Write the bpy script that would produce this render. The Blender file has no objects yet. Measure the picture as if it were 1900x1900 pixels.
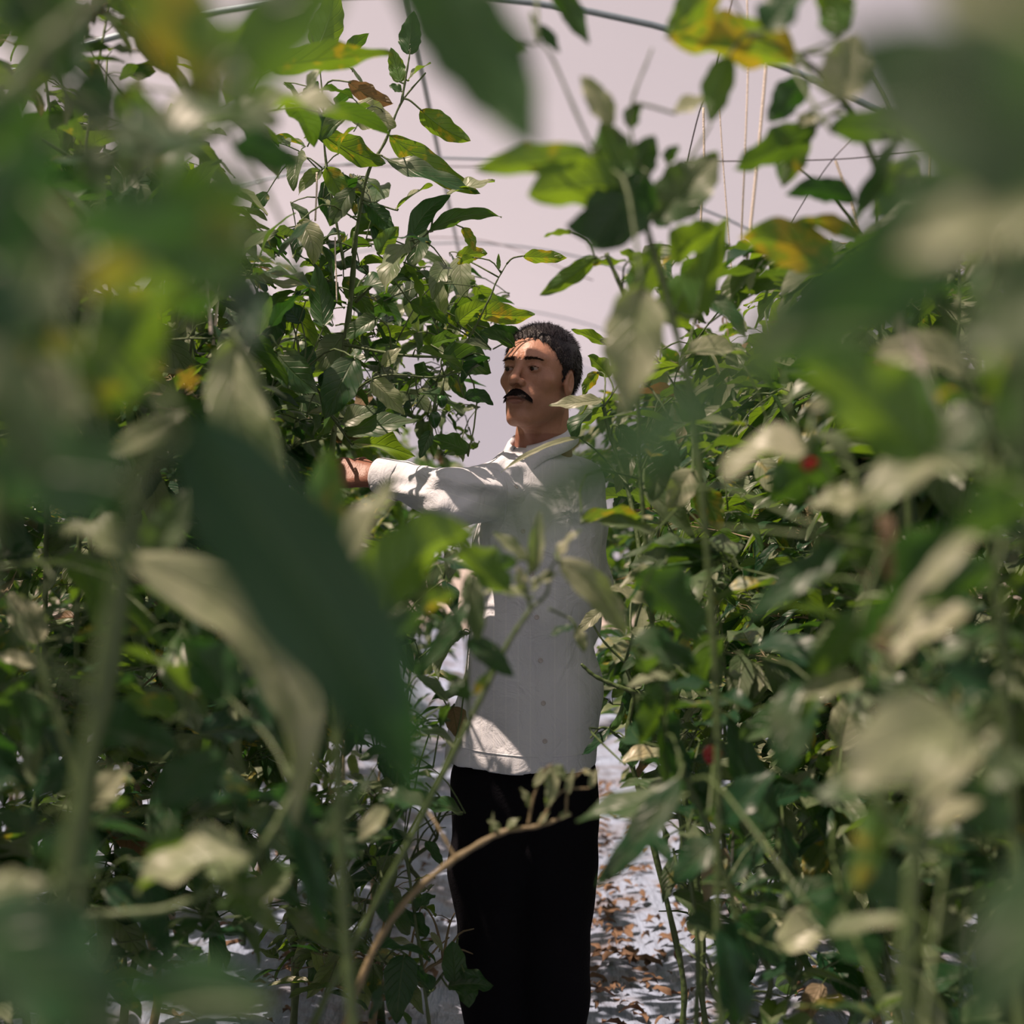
import bpy, math, random
import numpy as np
from mathutils import Vector, Matrix
from mathutils.bvhtree import BVHTree

SC = bpy.context.scene
COL = SC.collection
PI = math.pi
FPX = 2757.0            # focal length in pixels of the 1900 px frame
CAMZ = 1.29
rng = np.random.default_rng(7)
random.seed(7)

# ------------------------------------------------------------------ camera
cam_d = bpy.data.cameras.new('camera')
cam_d.sensor_width = 36.0
cam_d.lens = 36.0 * FPX / 1900.0
cam_d.dof.use_dof = True
cam_d.dof.focus_distance = 3.16
cam_d.dof.aperture_fstop = 3.0
cam_d.dof.aperture_blades = 0
cam_d.clip_start = 0.02
cam = bpy.data.objects.new('camera', cam_d)
COL.objects.link(cam)
cam.location = (0, 0, CAMZ)
cam.rotation_euler = (PI / 2, 0, 0)
SC.camera = cam

# ------------------------------------------------------------------ light
SUN_TO = Vector((-0.40, -0.13, 0.90)).normalized()      # direction towards the sun
sun_d = bpy.data.lights.new('sun', 'SUN')
sun_d.energy = 9.5
sun_d.color = (1.0, 0.81, 0.64)
sun_d.angle = math.radians(0.55)
sun = bpy.data.objects.new('sun', sun_d)
COL.objects.link(sun)
sun.rotation_euler = SUN_TO.to_track_quat('Z', 'Y').to_euler()
sun.location = (-4, -2, 9)

world = bpy.data.worlds.new('sky')
SC.world = world
world.use_nodes = True
wn = world.node_tree
bg = wn.nodes['Background']
wt_ = wn.nodes.new('ShaderNodeTexCoord'); ws_ = wn.nodes.new('ShaderNodeSeparateXYZ'); wr_ = wn.nodes.new('ShaderNodeValToRGB')
wn.links.new(wt_.outputs['Generated'], ws_.inputs[0]); wn.links.new(ws_.outputs['Z'], wr_.inputs[0]); wn.links.new(wr_.outputs[0], bg.inputs['Color'])
wr_.color_ramp.elements[0].color = (0.62, 0.58, 0.63, 1); wr_.color_ramp.elements[0].position = 0.02      # bright haze at the horizon
wr_.color_ramp.elements[1].color = (0.20, 0.235, 0.30, 1); wr_.color_ramp.elements[1].position = 0.75
bg.inputs['Strength'].default_value = 1.0
SC.view_settings.view_transform = 'Standard'
SC.view_settings.look = 'None'
SC.view_settings.gamma = 1.0
SC.view_settings.use_curve_mapping = False
SC.view_settings.exposure = -0.08
SC.cycles.max_bounces = 8
SC.cycles.diffuse_bounces = 4
SC.cycles.transmission_bounces = 6
SC.cycles.transparent_max_bounces = 8
SC.cycles.caustics_reflective = False
SC.cycles.caustics_refractive = False

# ------------------------------------------------------------------ helpers
def at(px, py, Y):
    """The world point seen at pixel (px, py) of the photograph at distance Y."""
    return np.array([(px - 950) / FPX * Y, Y, CAMZ - (py - 950) / FPX * Y])

def tag(o, label=None, cat=None, group=None, kind=None):
    if label: o['label'] = label
    if cat: o['category'] = cat
    if group: o['group'] = group
    if kind: o['kind'] = kind
    return o

def empty(name, loc=(0, 0, 0)):
    o = bpy.data.objects.new(name, None)
    o.empty_display_size = 0.05
    o.location = loc
    COL.objects.link(o)
    return o

def mesh_obj(name, V, F, mat, parent=None, smooth=True, uv=None, col=None):
    """V (n,3) world coordinates, F list or (m,k) array. Linked as one object (under parent, an unrotated Empty or None)."""
    V = np.asarray(V, dtype=np.float64)
    if parent is not None:
        V = V - np.array(parent_origin(parent))
    me = bpy.data.meshes.new(name)
    if isinstance(F, np.ndarray):
        k = F.shape[1]
        me.vertices.add(len(V)); me.vertices.foreach_set('co', V.astype(np.float32).ravel())
        me.loops.add(F.size); me.loops.foreach_set('vertex_index', F.astype(np.int32).ravel())
        me.polygons.add(len(F)); me.polygons.foreach_set('loop_start', np.arange(0, F.size, k, dtype=np.int32))
        try:
            me.polygons.foreach_set('loop_total', np.full(len(F), k, dtype=np.int32))
        except Exception:
            pass
        me.update(calc_edges=True)
        loops = F.ravel()
    else:
        me.from_pydata(V.tolist(), [], F)
        loops = np.array([i for f in F for i in f])
    if uv is not None:
        l = me.uv_layers.new(name='UVMap')
        l.data.foreach_set('uv', np.asarray(uv, dtype=np.float32)[loops].ravel())
    if col is not None:
        c = me.color_attributes.new(name='tone', type='FLOAT_COLOR', domain='POINT')
        c.data.foreach_set('color', np.asarray(col, dtype=np.float32).ravel())
    me.polygons.foreach_set('use_smooth', np.full(len(me.polygons), smooth))
    me.materials.append(mat)
    me.update()
    o = bpy.data.objects.new(name, me)
    COL.objects.link(o)
    if parent is not None:
        o.parent = parent
    return o

def parent_origin(p):
    v = Vector(p.location)
    while p.parent is not None:
        p = p.parent
        v = v + Vector(p.location)
    return v

def join(parts):
    """[(V,F)] -> one (V, list of faces)"""
    Vs, Fs, n = [], [], 0
    for V, F in parts:
        V = np.asarray(V, float)
        Vs.append(V)
        Fs += [[int(i) + n for i in f] for f in F]
        n += len(V)
    return np.vstack(Vs), Fs

def tube(pts, radii, ns=6, cap=True):
    P = np.asarray(pts, float)
    n = len(P)
    R = np.full(n, radii, float) if np.isscalar(radii) else np.asarray(radii, float)
    T = np.gradient(P, axis=0)
    T /= np.linalg.norm(T, axis=1)[:, None] + 1e-12
    ref = np.array([0.3, 0.9, 0.2]) if abs(T[0][1]) < 0.8 else np.array([1.0, 0, 0.1])
    V = []
    b = np.cross(T[0], ref); b /= np.linalg.norm(b)
    for i in range(n):
        b = b - T[i] * b.dot(T[i]); b /= np.linalg.norm(b) + 1e-12
        c = np.cross(T[i], b)
        for k in range(ns):
            a = 2 * PI * k / ns
            V.append(P[i] + R[i] * (math.cos(a) * b + math.sin(a) * c))
    F = []
    for i in range(n - 1):
        for k in range(ns):
            k2 = (k + 1) % ns
            F.append([i * ns + k, i * ns + k2, (i + 1) * ns + k2, (i + 1) * ns + k])
    if cap:
        F.append(list(range(ns))[::-1]); F.append([(n - 1) * ns + k for k in range(ns)])
    return np.array(V), F

def spline(pts, n):
    """Catmull-Rom through the points, n samples."""
    P = np.asarray(pts, float)
    if len(P) < 3:
        t = np.linspace(0, 1, n)[:, None]
        return P[0] * (1 - t) + P[-1] * t
    Q = np.vstack([2 * P[0] - P[1], P, 2 * P[-1] - P[-2]])
    out = []
    m = len(P) - 1
    for u in np.linspace(0, m - 1e-6, n):
        i = int(u); t = u - i
        p0, p1, p2, p3 = Q[i:i + 4]
        out.append(0.5 * ((2 * p1) + (-p0 + p2) * t + (2 * p0 - 5 * p1 + 4 * p2 - p3) * t * t + (-p0 + 3 * p1 - 3 * p2 + p3) * t ** 3))
    return np.array(out)

def unit(v):
    v = np.asarray(v, float)
    return v / (np.linalg.norm(v, axis=-1, keepdims=True) + 1e-12)

# ------------------------------------------------------------------ materials
def new_mat(name):
    m = bpy.data.materials.new(name)
    m.use_nodes = True
    nt = m.node_tree
    for n in list(nt.nodes): nt.nodes.remove(n)
    out = nt.nodes.new('ShaderNodeOutputMaterial')
    return m, nt, out

def N(nt, t, **kw):
    n = nt.nodes.new(t)
    for k, v in kw.items():
        if k in n.inputs: n.inputs[k].default_value = v
        else: setattr(n, k, v)
    return n

def simple_mat(name, color, rough=0.6, metal=0.0, bump=0.0, bscale=60.0, var=0.0, spec=0.5, sss=0.0):
    m, nt, out = new_mat(name)
    p = N(nt, 'ShaderNodeBsdfPrincipled')
    p.inputs['Base Color'].default_value = (*color, 1)
    p.inputs['Roughness'].default_value = rough
    p.inputs['Metallic'].default_value = metal
    p.inputs['Specular IOR Level'].default_value = spec
    tc = N(nt, 'ShaderNodeTexCoord')
    nz = N(nt, 'ShaderNodeTexNoise'); nz.inputs['Scale'].default_value = bscale; nz.inputs['Detail'].default_value = 4
    nt.links.new(tc.outputs['Object'], nz.inputs['Vector'])
    if var > 0:
        mx = N(nt, 'ShaderNodeMix', data_type='RGBA')
        mx.inputs[6].default_value = (*[c * (1 - var) for c in color], 1)
        mx.inputs[7].default_value = (*[min(1, c * (1 + var)) for c in color], 1)
        nt.links.new(nz.outputs['Fac'], mx.inputs[0])
        nt.links.new(mx.outputs[2], p.inputs['Base Color'])
    if bump > 0:
        b = N(nt, 'ShaderNodeBump'); b.inputs['Strength'].default_value = bump; b.inputs['Distance'].default_value = 0.01
        nt.links.new(nz.outputs['Fac'], b.inputs['Height'])
        nt.links.new(b.outputs['Normal'], p.inputs['Normal'])
    if sss > 0:
        p.inputs['Subsurface Weight'].default_value = sss
        p.inputs['Subsurface Radius'].default_value = (0.012, 0.005, 0.003)
    nt.links.new(p.outputs['BSDF'], out.inputs['Surface'])
    return m

def math_node(nt, op, a, b=None, c=None, clamp=False):
    n = nt.nodes.new('ShaderNodeMath'); n.operation = op; n.use_clamp = clamp
    for i, v in enumerate((a, b, c)):
        if v is None: continue
        if isinstance(v, (int, float)): n.inputs[i].default_value = v
        else: nt.links.new(v, n.inputs[i])
    return n.outputs[0]

def mixc(nt, fac, a, b):
    n = nt.nodes.new('ShaderNodeMix'); n.data_type = 'RGBA'
    for idx, v in ((0, fac), (6, a), (7, b)):
        if isinstance(v, (int, float)): n.inputs[idx].default_value = v
        elif isinstance(v, tuple): n.inputs[idx].default_value = (*v, 1)
        else: nt.links.new(v, n.inputs[idx])
    return n.outputs[2]

def leaf_material():
    """tone attribute: R shade variation, G yellowing, B dryness."""
    m, nt, out = new_mat('pepper_leaf')
    L = nt.links.new
    at_ = N(nt, 'ShaderNodeAttribute', attribute_name='tone')
    sep = N(nt, 'ShaderNodeSeparateColor'); L(at_.outputs['Color'], sep.inputs[0])
    uv = N(nt, 'ShaderNodeUVMap')
    sx = N(nt, 'ShaderNodeSeparateXYZ'); L(uv.outputs['UV'], sx.inputs[0])
    tc = N(nt, 'ShaderNodeTexCoord')
    # veins
    s = math_node(nt, 'ABSOLUTE', math_node(nt, 'MULTIPLY_ADD', sx.outputs['X'], 2.0, -1.0))
    ph = math_node(nt, 'FRACT', math_node(nt, 'MULTIPLY_ADD', s, -2.1, math_node(nt, 'MULTIPLY', sx.outputs['Y'], 7.0)))
    lat = math_node(nt, 'SUBTRACT', 1.0, math_node(nt, 'MULTIPLY', math_node(nt, 'ABSOLUTE', math_node(nt, 'SUBTRACT', ph, 0.5)), 9.0), clamp=True)
    mid = math_node(nt, 'SUBTRACT', 1.0, math_node(nt, 'MULTIPLY', s, 14.0), clamp=True)
    vein = math_node(nt, 'MAXIMUM', math_node(nt, 'MULTIPLY', lat, 0.55), mid)
    green = mixc(nt, sep.outputs[0], (0.009, 0.048, 0.020), (0.050, 0.145, 0.022))
    green = mixc(nt, math_node(nt, 'MULTIPLY', vein, 0.35), green, (0.16, 0.24, 0.10))
    # mottling
    nz = N(nt, 'ShaderNodeTexNoise'); nz.inputs['Scale'].default_value = 45; nz.inputs['Detail'].default_value = 3
    L(tc.outputs['Object'], nz.inputs['Vector'])
    ns = N(nt, 'ShaderNodeTexNoise'); ns.inputs['Scale'].default_value = 22; ns.inputs['Detail'].default_value = 2
    L(tc.outputs['Object'], ns.inputs['Vector'])
    spot = math_node(nt, 'MULTIPLY', math_node(nt, 'SUBTRACT', math_node(nt, 'MULTIPLY_ADD', sep.outputs[1], 0.20, nz.outputs['Fac']), 0.70), 7.0, clamp=True)
    spot = math_node(nt, 'MULTIPLY', spot, math_node(nt, 'MULTIPLY', sep.outputs[1], 1.4, clamp=True))
    c1 = mixc(nt, spot, green, (0.34, 0.29, 0.02))
    c1 = mixc(nt, sep.outputs[2], c1, (0.21, 0.125, 0.065))
    geo = N(nt, 'ShaderNodeNewGeometry')
    under = mixc(nt, 0.30, c1, (0.075, 0.16, 0.05))
    # pale dust on the upper side, strongest where sunlit cream is painted in
    nd = N(nt, 'ShaderNodeTexNoise'); nd.inputs['Scale'].default_value = 14; nd.inputs['Detail'].default_value = 5
    L(tc.outputs['Object'], nd.inputs['Vector'])
    dust_sunlit = math_node(nt, 'MULTIPLY_ADD', nd.outputs['Fac'], 0.9, math_node(nt, 'MULTIPLY_ADD', sep.outputs[0], 0.75, -0.53), clamp=True)
    top = mixc(nt, dust_sunlit, c1, (0.47, 0.445, 0.345))
    base = mixc(nt, geo.outputs['Backfacing'], top, under)
    p = N(nt, 'ShaderNodeBsdfPrincipled')
    L(base, p.inputs['Base Color'])
    rough = math_node(nt, 'MULTIPLY_ADD', ns.outputs['Fac'], 0.25, 0.27)
    L(rough, p.inputs['Roughness'])
    p.inputs['Specular IOR Level'].default_value = 0.42
    p.inputs['Sheen Weight'].default_value = 0.03
    p.inputs['Sheen Roughness'].default_value = 0.4
    p.inputs['Sheen Tint'].default_value = (0.95, 0.95, 0.85, 1)
    hgt = math_node(nt, 'ADD', math_node(nt, 'MULTIPLY', vein, -0.5), math_node(nt, 'MULTIPLY', ns.outputs['Fac'], 1.3))
    b = N(nt, 'ShaderNodeBump'); b.inputs['Strength'].default_value = 0.75; b.inputs['Distance'].default_value = 0.004
    L(hgt, b.inputs['Height']); L(b.outputs['Normal'], p.inputs['Normal'])
    tr = N(nt, 'ShaderNodeBsdfTranslucent')
    tcol = mixc(nt, sep.outputs[0], (0.035, 0.13, 0.008), (0.34, 0.56, 0.02))
    tcol = mixc(nt, spot, tcol, (0.62, 0.50, 0.02))
    tcol = mixc(nt, sep.outputs[2], tcol, (0.24, 0.12, 0.05))
    tcol = mixc(nt, math_node(nt, 'MULTIPLY', vein, 0.5), tcol, (0.10, 0.22, 0.02))
    L(tcol, tr.inputs['Color']); L(b.outputs['Normal'], tr.inputs['Normal'])
    mx = N(nt, 'ShaderNodeMixShader'); mx.inputs[0].default_value = 0.34
    L(p.outputs[0], mx.inputs[1]); L(tr.outputs[0], mx.inputs[2])
    L(mx.outputs[0], out.inputs['Surface'])
    return m

def film_material():
    m, nt, out = new_mat('greenhouse_film')
    L = nt.links.new
    tc = N(nt, 'ShaderNodeTexCoord')
    w = N(nt, 'ShaderNodeTexNoise'); w.inputs['Scale'].default_value = 1.3; w.inputs['Detail'].default_value = 5
    L(tc.outputs['Object'], w.inputs['Vector'])
    tr = N(nt, 'ShaderNodeBsdfTranslucent')
    L(mixc(nt, w.outputs['Fac'], (0.74, 0.65, 0.68), (0.85, 0.76, 0.78)), tr.inputs['Color'])
    tp = N(nt, 'ShaderNodeBsdfTransparent'); tp.inputs['Color'].default_value = (1.0, 0.95, 0.96, 1)
    df = N(nt, 'ShaderNodeBsdfDiffuse'); df.inputs['Color'].default_value = (0.8, 0.76, 0.78, 1)
    m1 = N(nt, 'ShaderNodeMixShader'); m1.inputs[0].default_value = 0.25
    L(tr.outputs[0], m1.inputs[1]); L(df.outputs[0], m1.inputs[2])
    m2 = N(nt, 'ShaderNodeMixShader'); m2.inputs[0].default_value = 0.80
    L(m1.outputs[0], m2.inputs[1]); L(tp.outputs[0], m2.inputs[2])
    L(m2.outputs[0], out.inputs['Surface'])
    return m

def floor_material():
    m, nt, out = new_mat('white_mulch_sheet')
    L = nt.links.new
    tc = N(nt, 'ShaderNodeTexCoord')
    n1 = N(nt, 'ShaderNodeTexNoise'); n1.inputs['Scale'].default_value = 3.2; n1.inputs['Detail'].default_value = 8; n1.inputs['Roughness'].default_value = 0.7
    L(tc.outputs['Object'], n1.inputs['Vector'])
    dirt_shade = math_node(nt, 'MULTIPLY', math_node(nt, 'SUBTRACT', n1.outputs['Fac'], 0.46), 6.0, clamp=True)  # soil patches, spread wider to paint in the dark of the shaded floor
    c = mixc(nt, math_node(nt, 'MULTIPLY', dirt_shade, 0.75), (0.31, 0.38, 0.53), (0.13, 0.085, 0.055))
    p = N(nt, 'ShaderNodeBsdfPrincipled'); p.inputs['Roughness'].default_value = 0.42
    L(c, p.inputs['Base Color'])
    mp = N(nt, 'ShaderNodeMapping'); mp.inputs['Scale'].default_value = (9, 2.0, 4)
    L(tc.outputs['Object'], mp.inputs['Vector'])
    n2 = N(nt, 'ShaderNodeTexNoise'); n2.inputs['Scale'].default_value = 2.0; n2.inputs['Detail'].default_value = 4
    L(mp.outputs[0], n2.inputs['Vector'])
    b = N(nt, 'ShaderNodeBump'); b.inputs['Strength'].default_value = 0.8; b.inputs['Distance'].default_value = 0.05
    L(n2.outputs['Fac'], b.inputs['Height']); L(b.outputs['Normal'], p.inputs['Normal'])
    L(p.outputs[0], out.inputs['Surface'])
    return m

def shirt_material():
    m, nt, out = new_mat('white_shirt_cloth')
    L = nt.links.new
    tc = N(nt, 'ShaderNodeTexCoord')
    uv = N(nt, 'ShaderNodeUVMap')
    sx = N(nt, 'ShaderNodeSeparateXYZ'); L(uv.outputs['UV'], sx.inputs[0])
    fr = math_node(nt, 'FRACT', math_node(nt, 'MULTIPLY', sx.outputs['X'], 1 / 0.026))
    st = math_node(nt, 'SUBTRACT', 1.0, math_node(nt, 'MULTIPLY', math_node(nt, 'ABSOLUTE', math_node(nt, 'SUBTRACT', fr, 0.5)), 16.0), clamp=True)
    c = mixc(nt, st, (0.75, 0.78, 0.85), (0.84, 0.86, 0.91))
    p = N(nt, 'ShaderNodeBsdfPrincipled'); p.inputs['Roughness'].default_value = 0.85
    p.inputs['Specular IOR Level'].default_value = 0.2
    L(c, p.inputs['Base Color'])
    n = N(nt, 'ShaderNodeTexNoise'); n.inputs['Scale'].default_value = 500; n.inputs['Detail'].default_value = 2
    L(tc.outputs['Object'], n.inputs['Vector'])
    n2 = N(nt, 'ShaderNodeTexNoise'); n2.inputs['Scale'].default_value = 16; n2.inputs['Detail'].default_value = 4; n2.inputs['Distortion'].default_value = 1.2
    L(tc.outputs['Object'], n2.inputs['Vector'])
    h = math_node(nt, 'MULTIPLY_ADD', n.outputs['Fac'], 0.05, n2.outputs['Fac'])
    b = N(nt, 'ShaderNodeBump'); b.inputs['Strength'].default_value = 0.8; b.inputs['Distance'].default_value = 0.012
    L(h, b.inputs['Height']); L(b.outputs['Normal'], p.inputs['Normal'])
    t = N(nt, 'ShaderNodeBsdfTranslucent'); t.inputs['Color'].default_value = (0.75, 0.70, 0.66, 1)
    mx = N(nt, 'ShaderNodeMixShader'); mx.inputs[0].default_value = 0.12
    L(p.outputs[0], mx.inputs[1]); L(t.outputs[0], mx.inputs[2])
    L(mx.outputs[0], out.inputs['Surface'])
    return m

def skin_material():
    m, nt, out = new_mat('brown_skin')
    L = nt.links.new
    a = N(nt, 'ShaderNodeAttribute', attribute_name='tone')
    tc = N(nt, 'ShaderNodeTexCoord')
    n = N(nt, 'ShaderNodeTexNoise'); n.inputs['Scale'].default_value = 90; n.inputs['Detail'].default_value = 5
    L(tc.outputs['Object'], n.inputs['Vector'])
    c = mixc(nt, math_node(nt, 'MULTIPLY_ADD', n.outputs['Fac'], 0.5, -0.12, clamp=True), a.outputs['Color'], (0.16, 0.07, 0.04))
    p = N(nt, 'ShaderNodeBsdfPrincipled'); p.inputs['Roughness'].default_value = 0.46
    p.inputs['Specular IOR Level'].default_value = 0.45
    p.inputs['Subsurface Weight'].default_value = 0.12
    p.inputs['Subsurface Radius'].default_value = (0.010, 0.004, 0.002)
    p.inputs['Subsurface Scale'].default_value = 1.0
    L(c, p.inputs['Base Color'])
    n2 = N(nt, 'ShaderNodeTexNoise'); n2.inputs['Scale'].default_value = 260; n2.inputs['Detail'].default_value = 3
    L(tc.outputs['Object'], n2.inputs['Vector'])
    b = N(nt, 'ShaderNodeBump'); b.inputs['Strength'].default_value = 0.35; b.inputs['Distance'].default_value = 0.002
    L(n2.outputs['Fac'], b.inputs['Height']); L(b.outputs['Normal'], p.inputs['Normal'])
    L(p.outputs[0], out.inputs['Surface'])
    return m

M_LEAF = leaf_material()
M_FILM = film_material()
M_FLOOR = floor_material()
M_SHIRT = shirt_material()
M_SKIN = skin_material()
M_STEM = simple_mat('green_stem', (0.062, 0.10, 0.03), 0.5, bump=0.3, bscale=80, var=0.35)
M_BRANCH = simple_mat('woody_stem', (0.19, 0.15, 0.08), 0.6, bump=0.4, bscale=60, var=0.4)
M_TWINE = simple_mat('cream_twine', (0.72, 0.64, 0.55), 0.8, bump=0.4, bscale=300)
M_PIPE = simple_mat('galvanised_pipe', (0.20, 0.26, 0.30), 0.45, metal=0.5, var=0.2)
M_WIRE = simple_mat('dark_wire', (0.08, 0.07, 0.07), 0.5, metal=0.4)
M_TROUSER = simple_mat('black_trouser_cloth', (0.0045, 0.0045, 0.007), 0.9, bump=0.25, bscale=220, spec=0.12)
M_HAIR = simple_mat('black_hair', (0.011, 0.008, 0.010), 0.45, bump=0.3, bscale=300, var=0.4, spec=0.3)
M_MOUST = simple_mat('dark_moustache_hair', (0.014, 0.010, 0.010), 0.75, var=0.3, spec=0.15)
M_BROW = simple_mat('brown_black_brow_hair', (0.040, 0.024, 0.018), 0.7, spec=0.15)
M_EYE = simple_mat('eye_white', (0.28, 0.22, 0.20), 0.2)
M_IRIS = simple_mat('dark_iris', (0.012, 0.006, 0.005), 0.12)
M_BUTTON = simple_mat('pearl_button', (0.55, 0.52, 0.52), 0.25)
M_SHOE = simple_mat('black_shoe_leather', (0.012, 0.010, 0.010), 0.3)
M_LITTER = simple_mat('dry_leaf_litter', (0.16, 0.095, 0.055), 0.8, bump=0.3, bscale=30, var=0.5)
M_PEPPER = simple_mat('green_pepper_skin', (0.02, 0.075, 0.015), 0.22, var=0.3, bscale=12)
M_REDPEP = simple_mat('red_pepper_skin', (0.32, 0.012, 0.012), 0.25, var=0.3, bscale=12)
M_PETAL = simple_mat('yellow_petal', (0.80, 0.55, 0.03), 0.6)
M_PALE = simple_mat('pale_bud', (0.55, 0.52, 0.40), 0.6)
M_SOIL = simple_mat('pale_soil', (0.36, 0.31, 0.27), 0.95, bump=0.8, bscale=8, var=0.4)

# ------------------------------------------------------------------ greenhouse
RX, RZ, RR = -0.36, -0.45, 3.5      # centre line and radius of the tunnel
Y0, Y1 = -5.0, 16.0
def arc_pt(a, y, r=RR):
    return (RX + r * math.sin(a), y, RZ + r * math.cos(a))
AMAX = math.acos((-0.02 - RZ) / RR)

def film_sheet():
    na, ny = 72, 60
    V = []; F = []
    for j in range(ny + 1):
        y = Y0 + (Y1 - Y0) * j / ny
        for i in range(na + 1):
            a = -AMAX + 2 * AMAX * i / na
            sag = 0.018 * (1 - abs(math.cos(PI * (y - 5.0) / 2.3)))
            V.append(arc_pt(a, y, RR + 0.03 - 0.03 + 0.03 - sag))
    for j in range(ny):
        for i in range(na):
            k = j * (na + 1) + i
            F.append([k, k + 1, k + na + 2, k + na + 1])
    return V, F
V, F = film_sheet()
o = mesh_obj('ceiling', V, F, M_FILM); tag(o, 'pale translucent plastic film curving over the greenhouse tunnel', 'greenhouse film', kind='structure')
for nm, y in (('wall_end', Y1), ('wall_front', Y0)):
    V = [(RX, y, 0.0)] + [arc_pt(-AMAX + 2 * AMAX * i / 40, y, RR + 0.03) for i in range(41)]
    o = mesh_obj(nm, V, [[0, i + 1, i + 2] for i in range(40)], M_FILM, smooth=False)
    tag(o, 'pale plastic film closing the %s of the tunnel' % ('far end' if y > 0 else 'near end'), 'greenhouse film', kind='structure')

def fl_h(x, y):
    bed = sum(math.exp(-((x - c) / 0.34) ** 2) for c in (-3.0, -0.85, 0.85, 2.2, -2.0)) * 0.05
    return bed + 0.008 * math.sin(31 * x + 2.2 * math.sin(1.7 * y)) * math.sin(2.3 * y + 3 * x) + 0.007 * math.sin(17 * x - 5 * y) + 0.006 * math.sin(23 * y + 7 * math.sin(3 * x))
V = []; F = []
xs = np.arange(-3.9, 3.21, 0.05); ys = np.arange(Y0, Y1 + 0.01, 0.07)
for y in ys:
    for x in xs: V.append((x, y, fl_h(x, y) - 0.01))
nx = len(xs)
for j in range(len(ys) - 1):
    for i in range(nx - 1):
        k = j * nx + i
        F.append([k, k + 1, k + nx + 1, k + nx])
o = mesh_obj('floor', V, F, M_FLOOR)
tag(o, 'white plastic mulch sheet on the greenhouse ground, dirty and dappled with light', 'ground sheet', kind='structure')
V = [(-30, -30, -0.08), (30, -30, -0.08), (30, 40, -0.08), (-30, 40, -0.08)]
o = mesh_obj('ground', V, [[0, 1, 2, 3]], M_SOIL, smooth=False)
tag(o, 'bare pale soil around the greenhouse', 'ground', kind='structure')

hoops = [(-4.2, 'behind the camera'), (-1.9, 'just behind the camera'), (0.4, 'above the camera'), (2.7, 'above the man, out of the frame'),
         (5.0, 'crossing the top of the picture, nearest in view'), (7.3, 'second one in view behind the man'),
         (9.6, 'third one in view behind the man'), (12.6, 'fourth one in view behind the man'), (15.2, 'last one, close to the far end film')]
for y, w in hoops:
    if y < 4: continue
    pts = [arc_pt(-AMAX + 2 * AMAX * i / 48, y, RR - 0.02) for i in range(49)]
    V, F = tube(pts, 0.0115 if y < 6 else 0.006, 8)
    o = mesh_obj('hoop_pipe', V, F, M_PIPE)
    tag(o, 'thin metal hoop pipe under the film, ' + w, 'pipe', 'hoop pipes of the tunnel')
V, F = tube([(RX + 0.01, y, RR + RZ - 0.05) for y in np.linspace(3.4, Y1 - 0.1, 14)], 0.011, 8)
o = mesh_obj('ridge_pipe', V, F, M_PIPE); tag(o, 'straight metal ridge pipe running lengthwise under the top of the film', 'pipe')
def wire(name, pts, r, label, cat='wire', group=None, mat=None, n=24):
    V, F = tube(spline(pts, n), r, 5)
    o = mesh_obj(name, V, F, mat or M_WIRE)
    tag(o, label, cat, group)
    return o
wire('cross_wire', [at(560, 306, 6.9), at(800, 309, 6.9), at(1120, 311, 6.9)], 0.003, 'thin dark wire stretched level across the aisle below the second hoop')
wire('cross_wire', [at(1100, 520, 8), at(900, 447, 8.4), at(700, 442, 8.6)], 0.003, 'thin dark wire sagging across the aisle above the distant plants')
wire('trellis_wire', [at(1270, 300, 2.5), at(1545, 296, 2.5), at(1720, 280, 2.5), at(1960, 262, 2.5)], 0.0012, 'thin dark trellis wire carrying the knotted twine above the right row')
wire('trellis_wire', [at(1640, 200, 2.5), at(1600, 240, 2.5), at(1545, 296, 2.5), at(1500, 360, 2.6), at(1455, 435, 2.8)], 0.001, 'thin dark wire crossing the knotted twine diagonally above the right row')
wire('trellis_wire', [at(1360, -10, 2.5), at(1350, 36, 2.5), at(1320, 150, 2.6), at(1297, 210, 2.7), at(1270, 320, 2.8)], 0.0013, 'thin dark wire dropping from the top edge above the middle leaves')
wire('trellis_wire', [at(100, -5, 2.4), at(130, 42, 2.4), at(205, 145, 2.4), at(235, 185, 2.4)], 0.0012, 'thin dark wire slanting through the leaf gap at the upper left corner')
wire('trellis_wire', [at(565, 20, 2.6), at(585, 85, 2.6), at(600, 130, 2.6)], 0.0012, 'thin dark wire beside the upright leaf at the top of the tall left plant')
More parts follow.
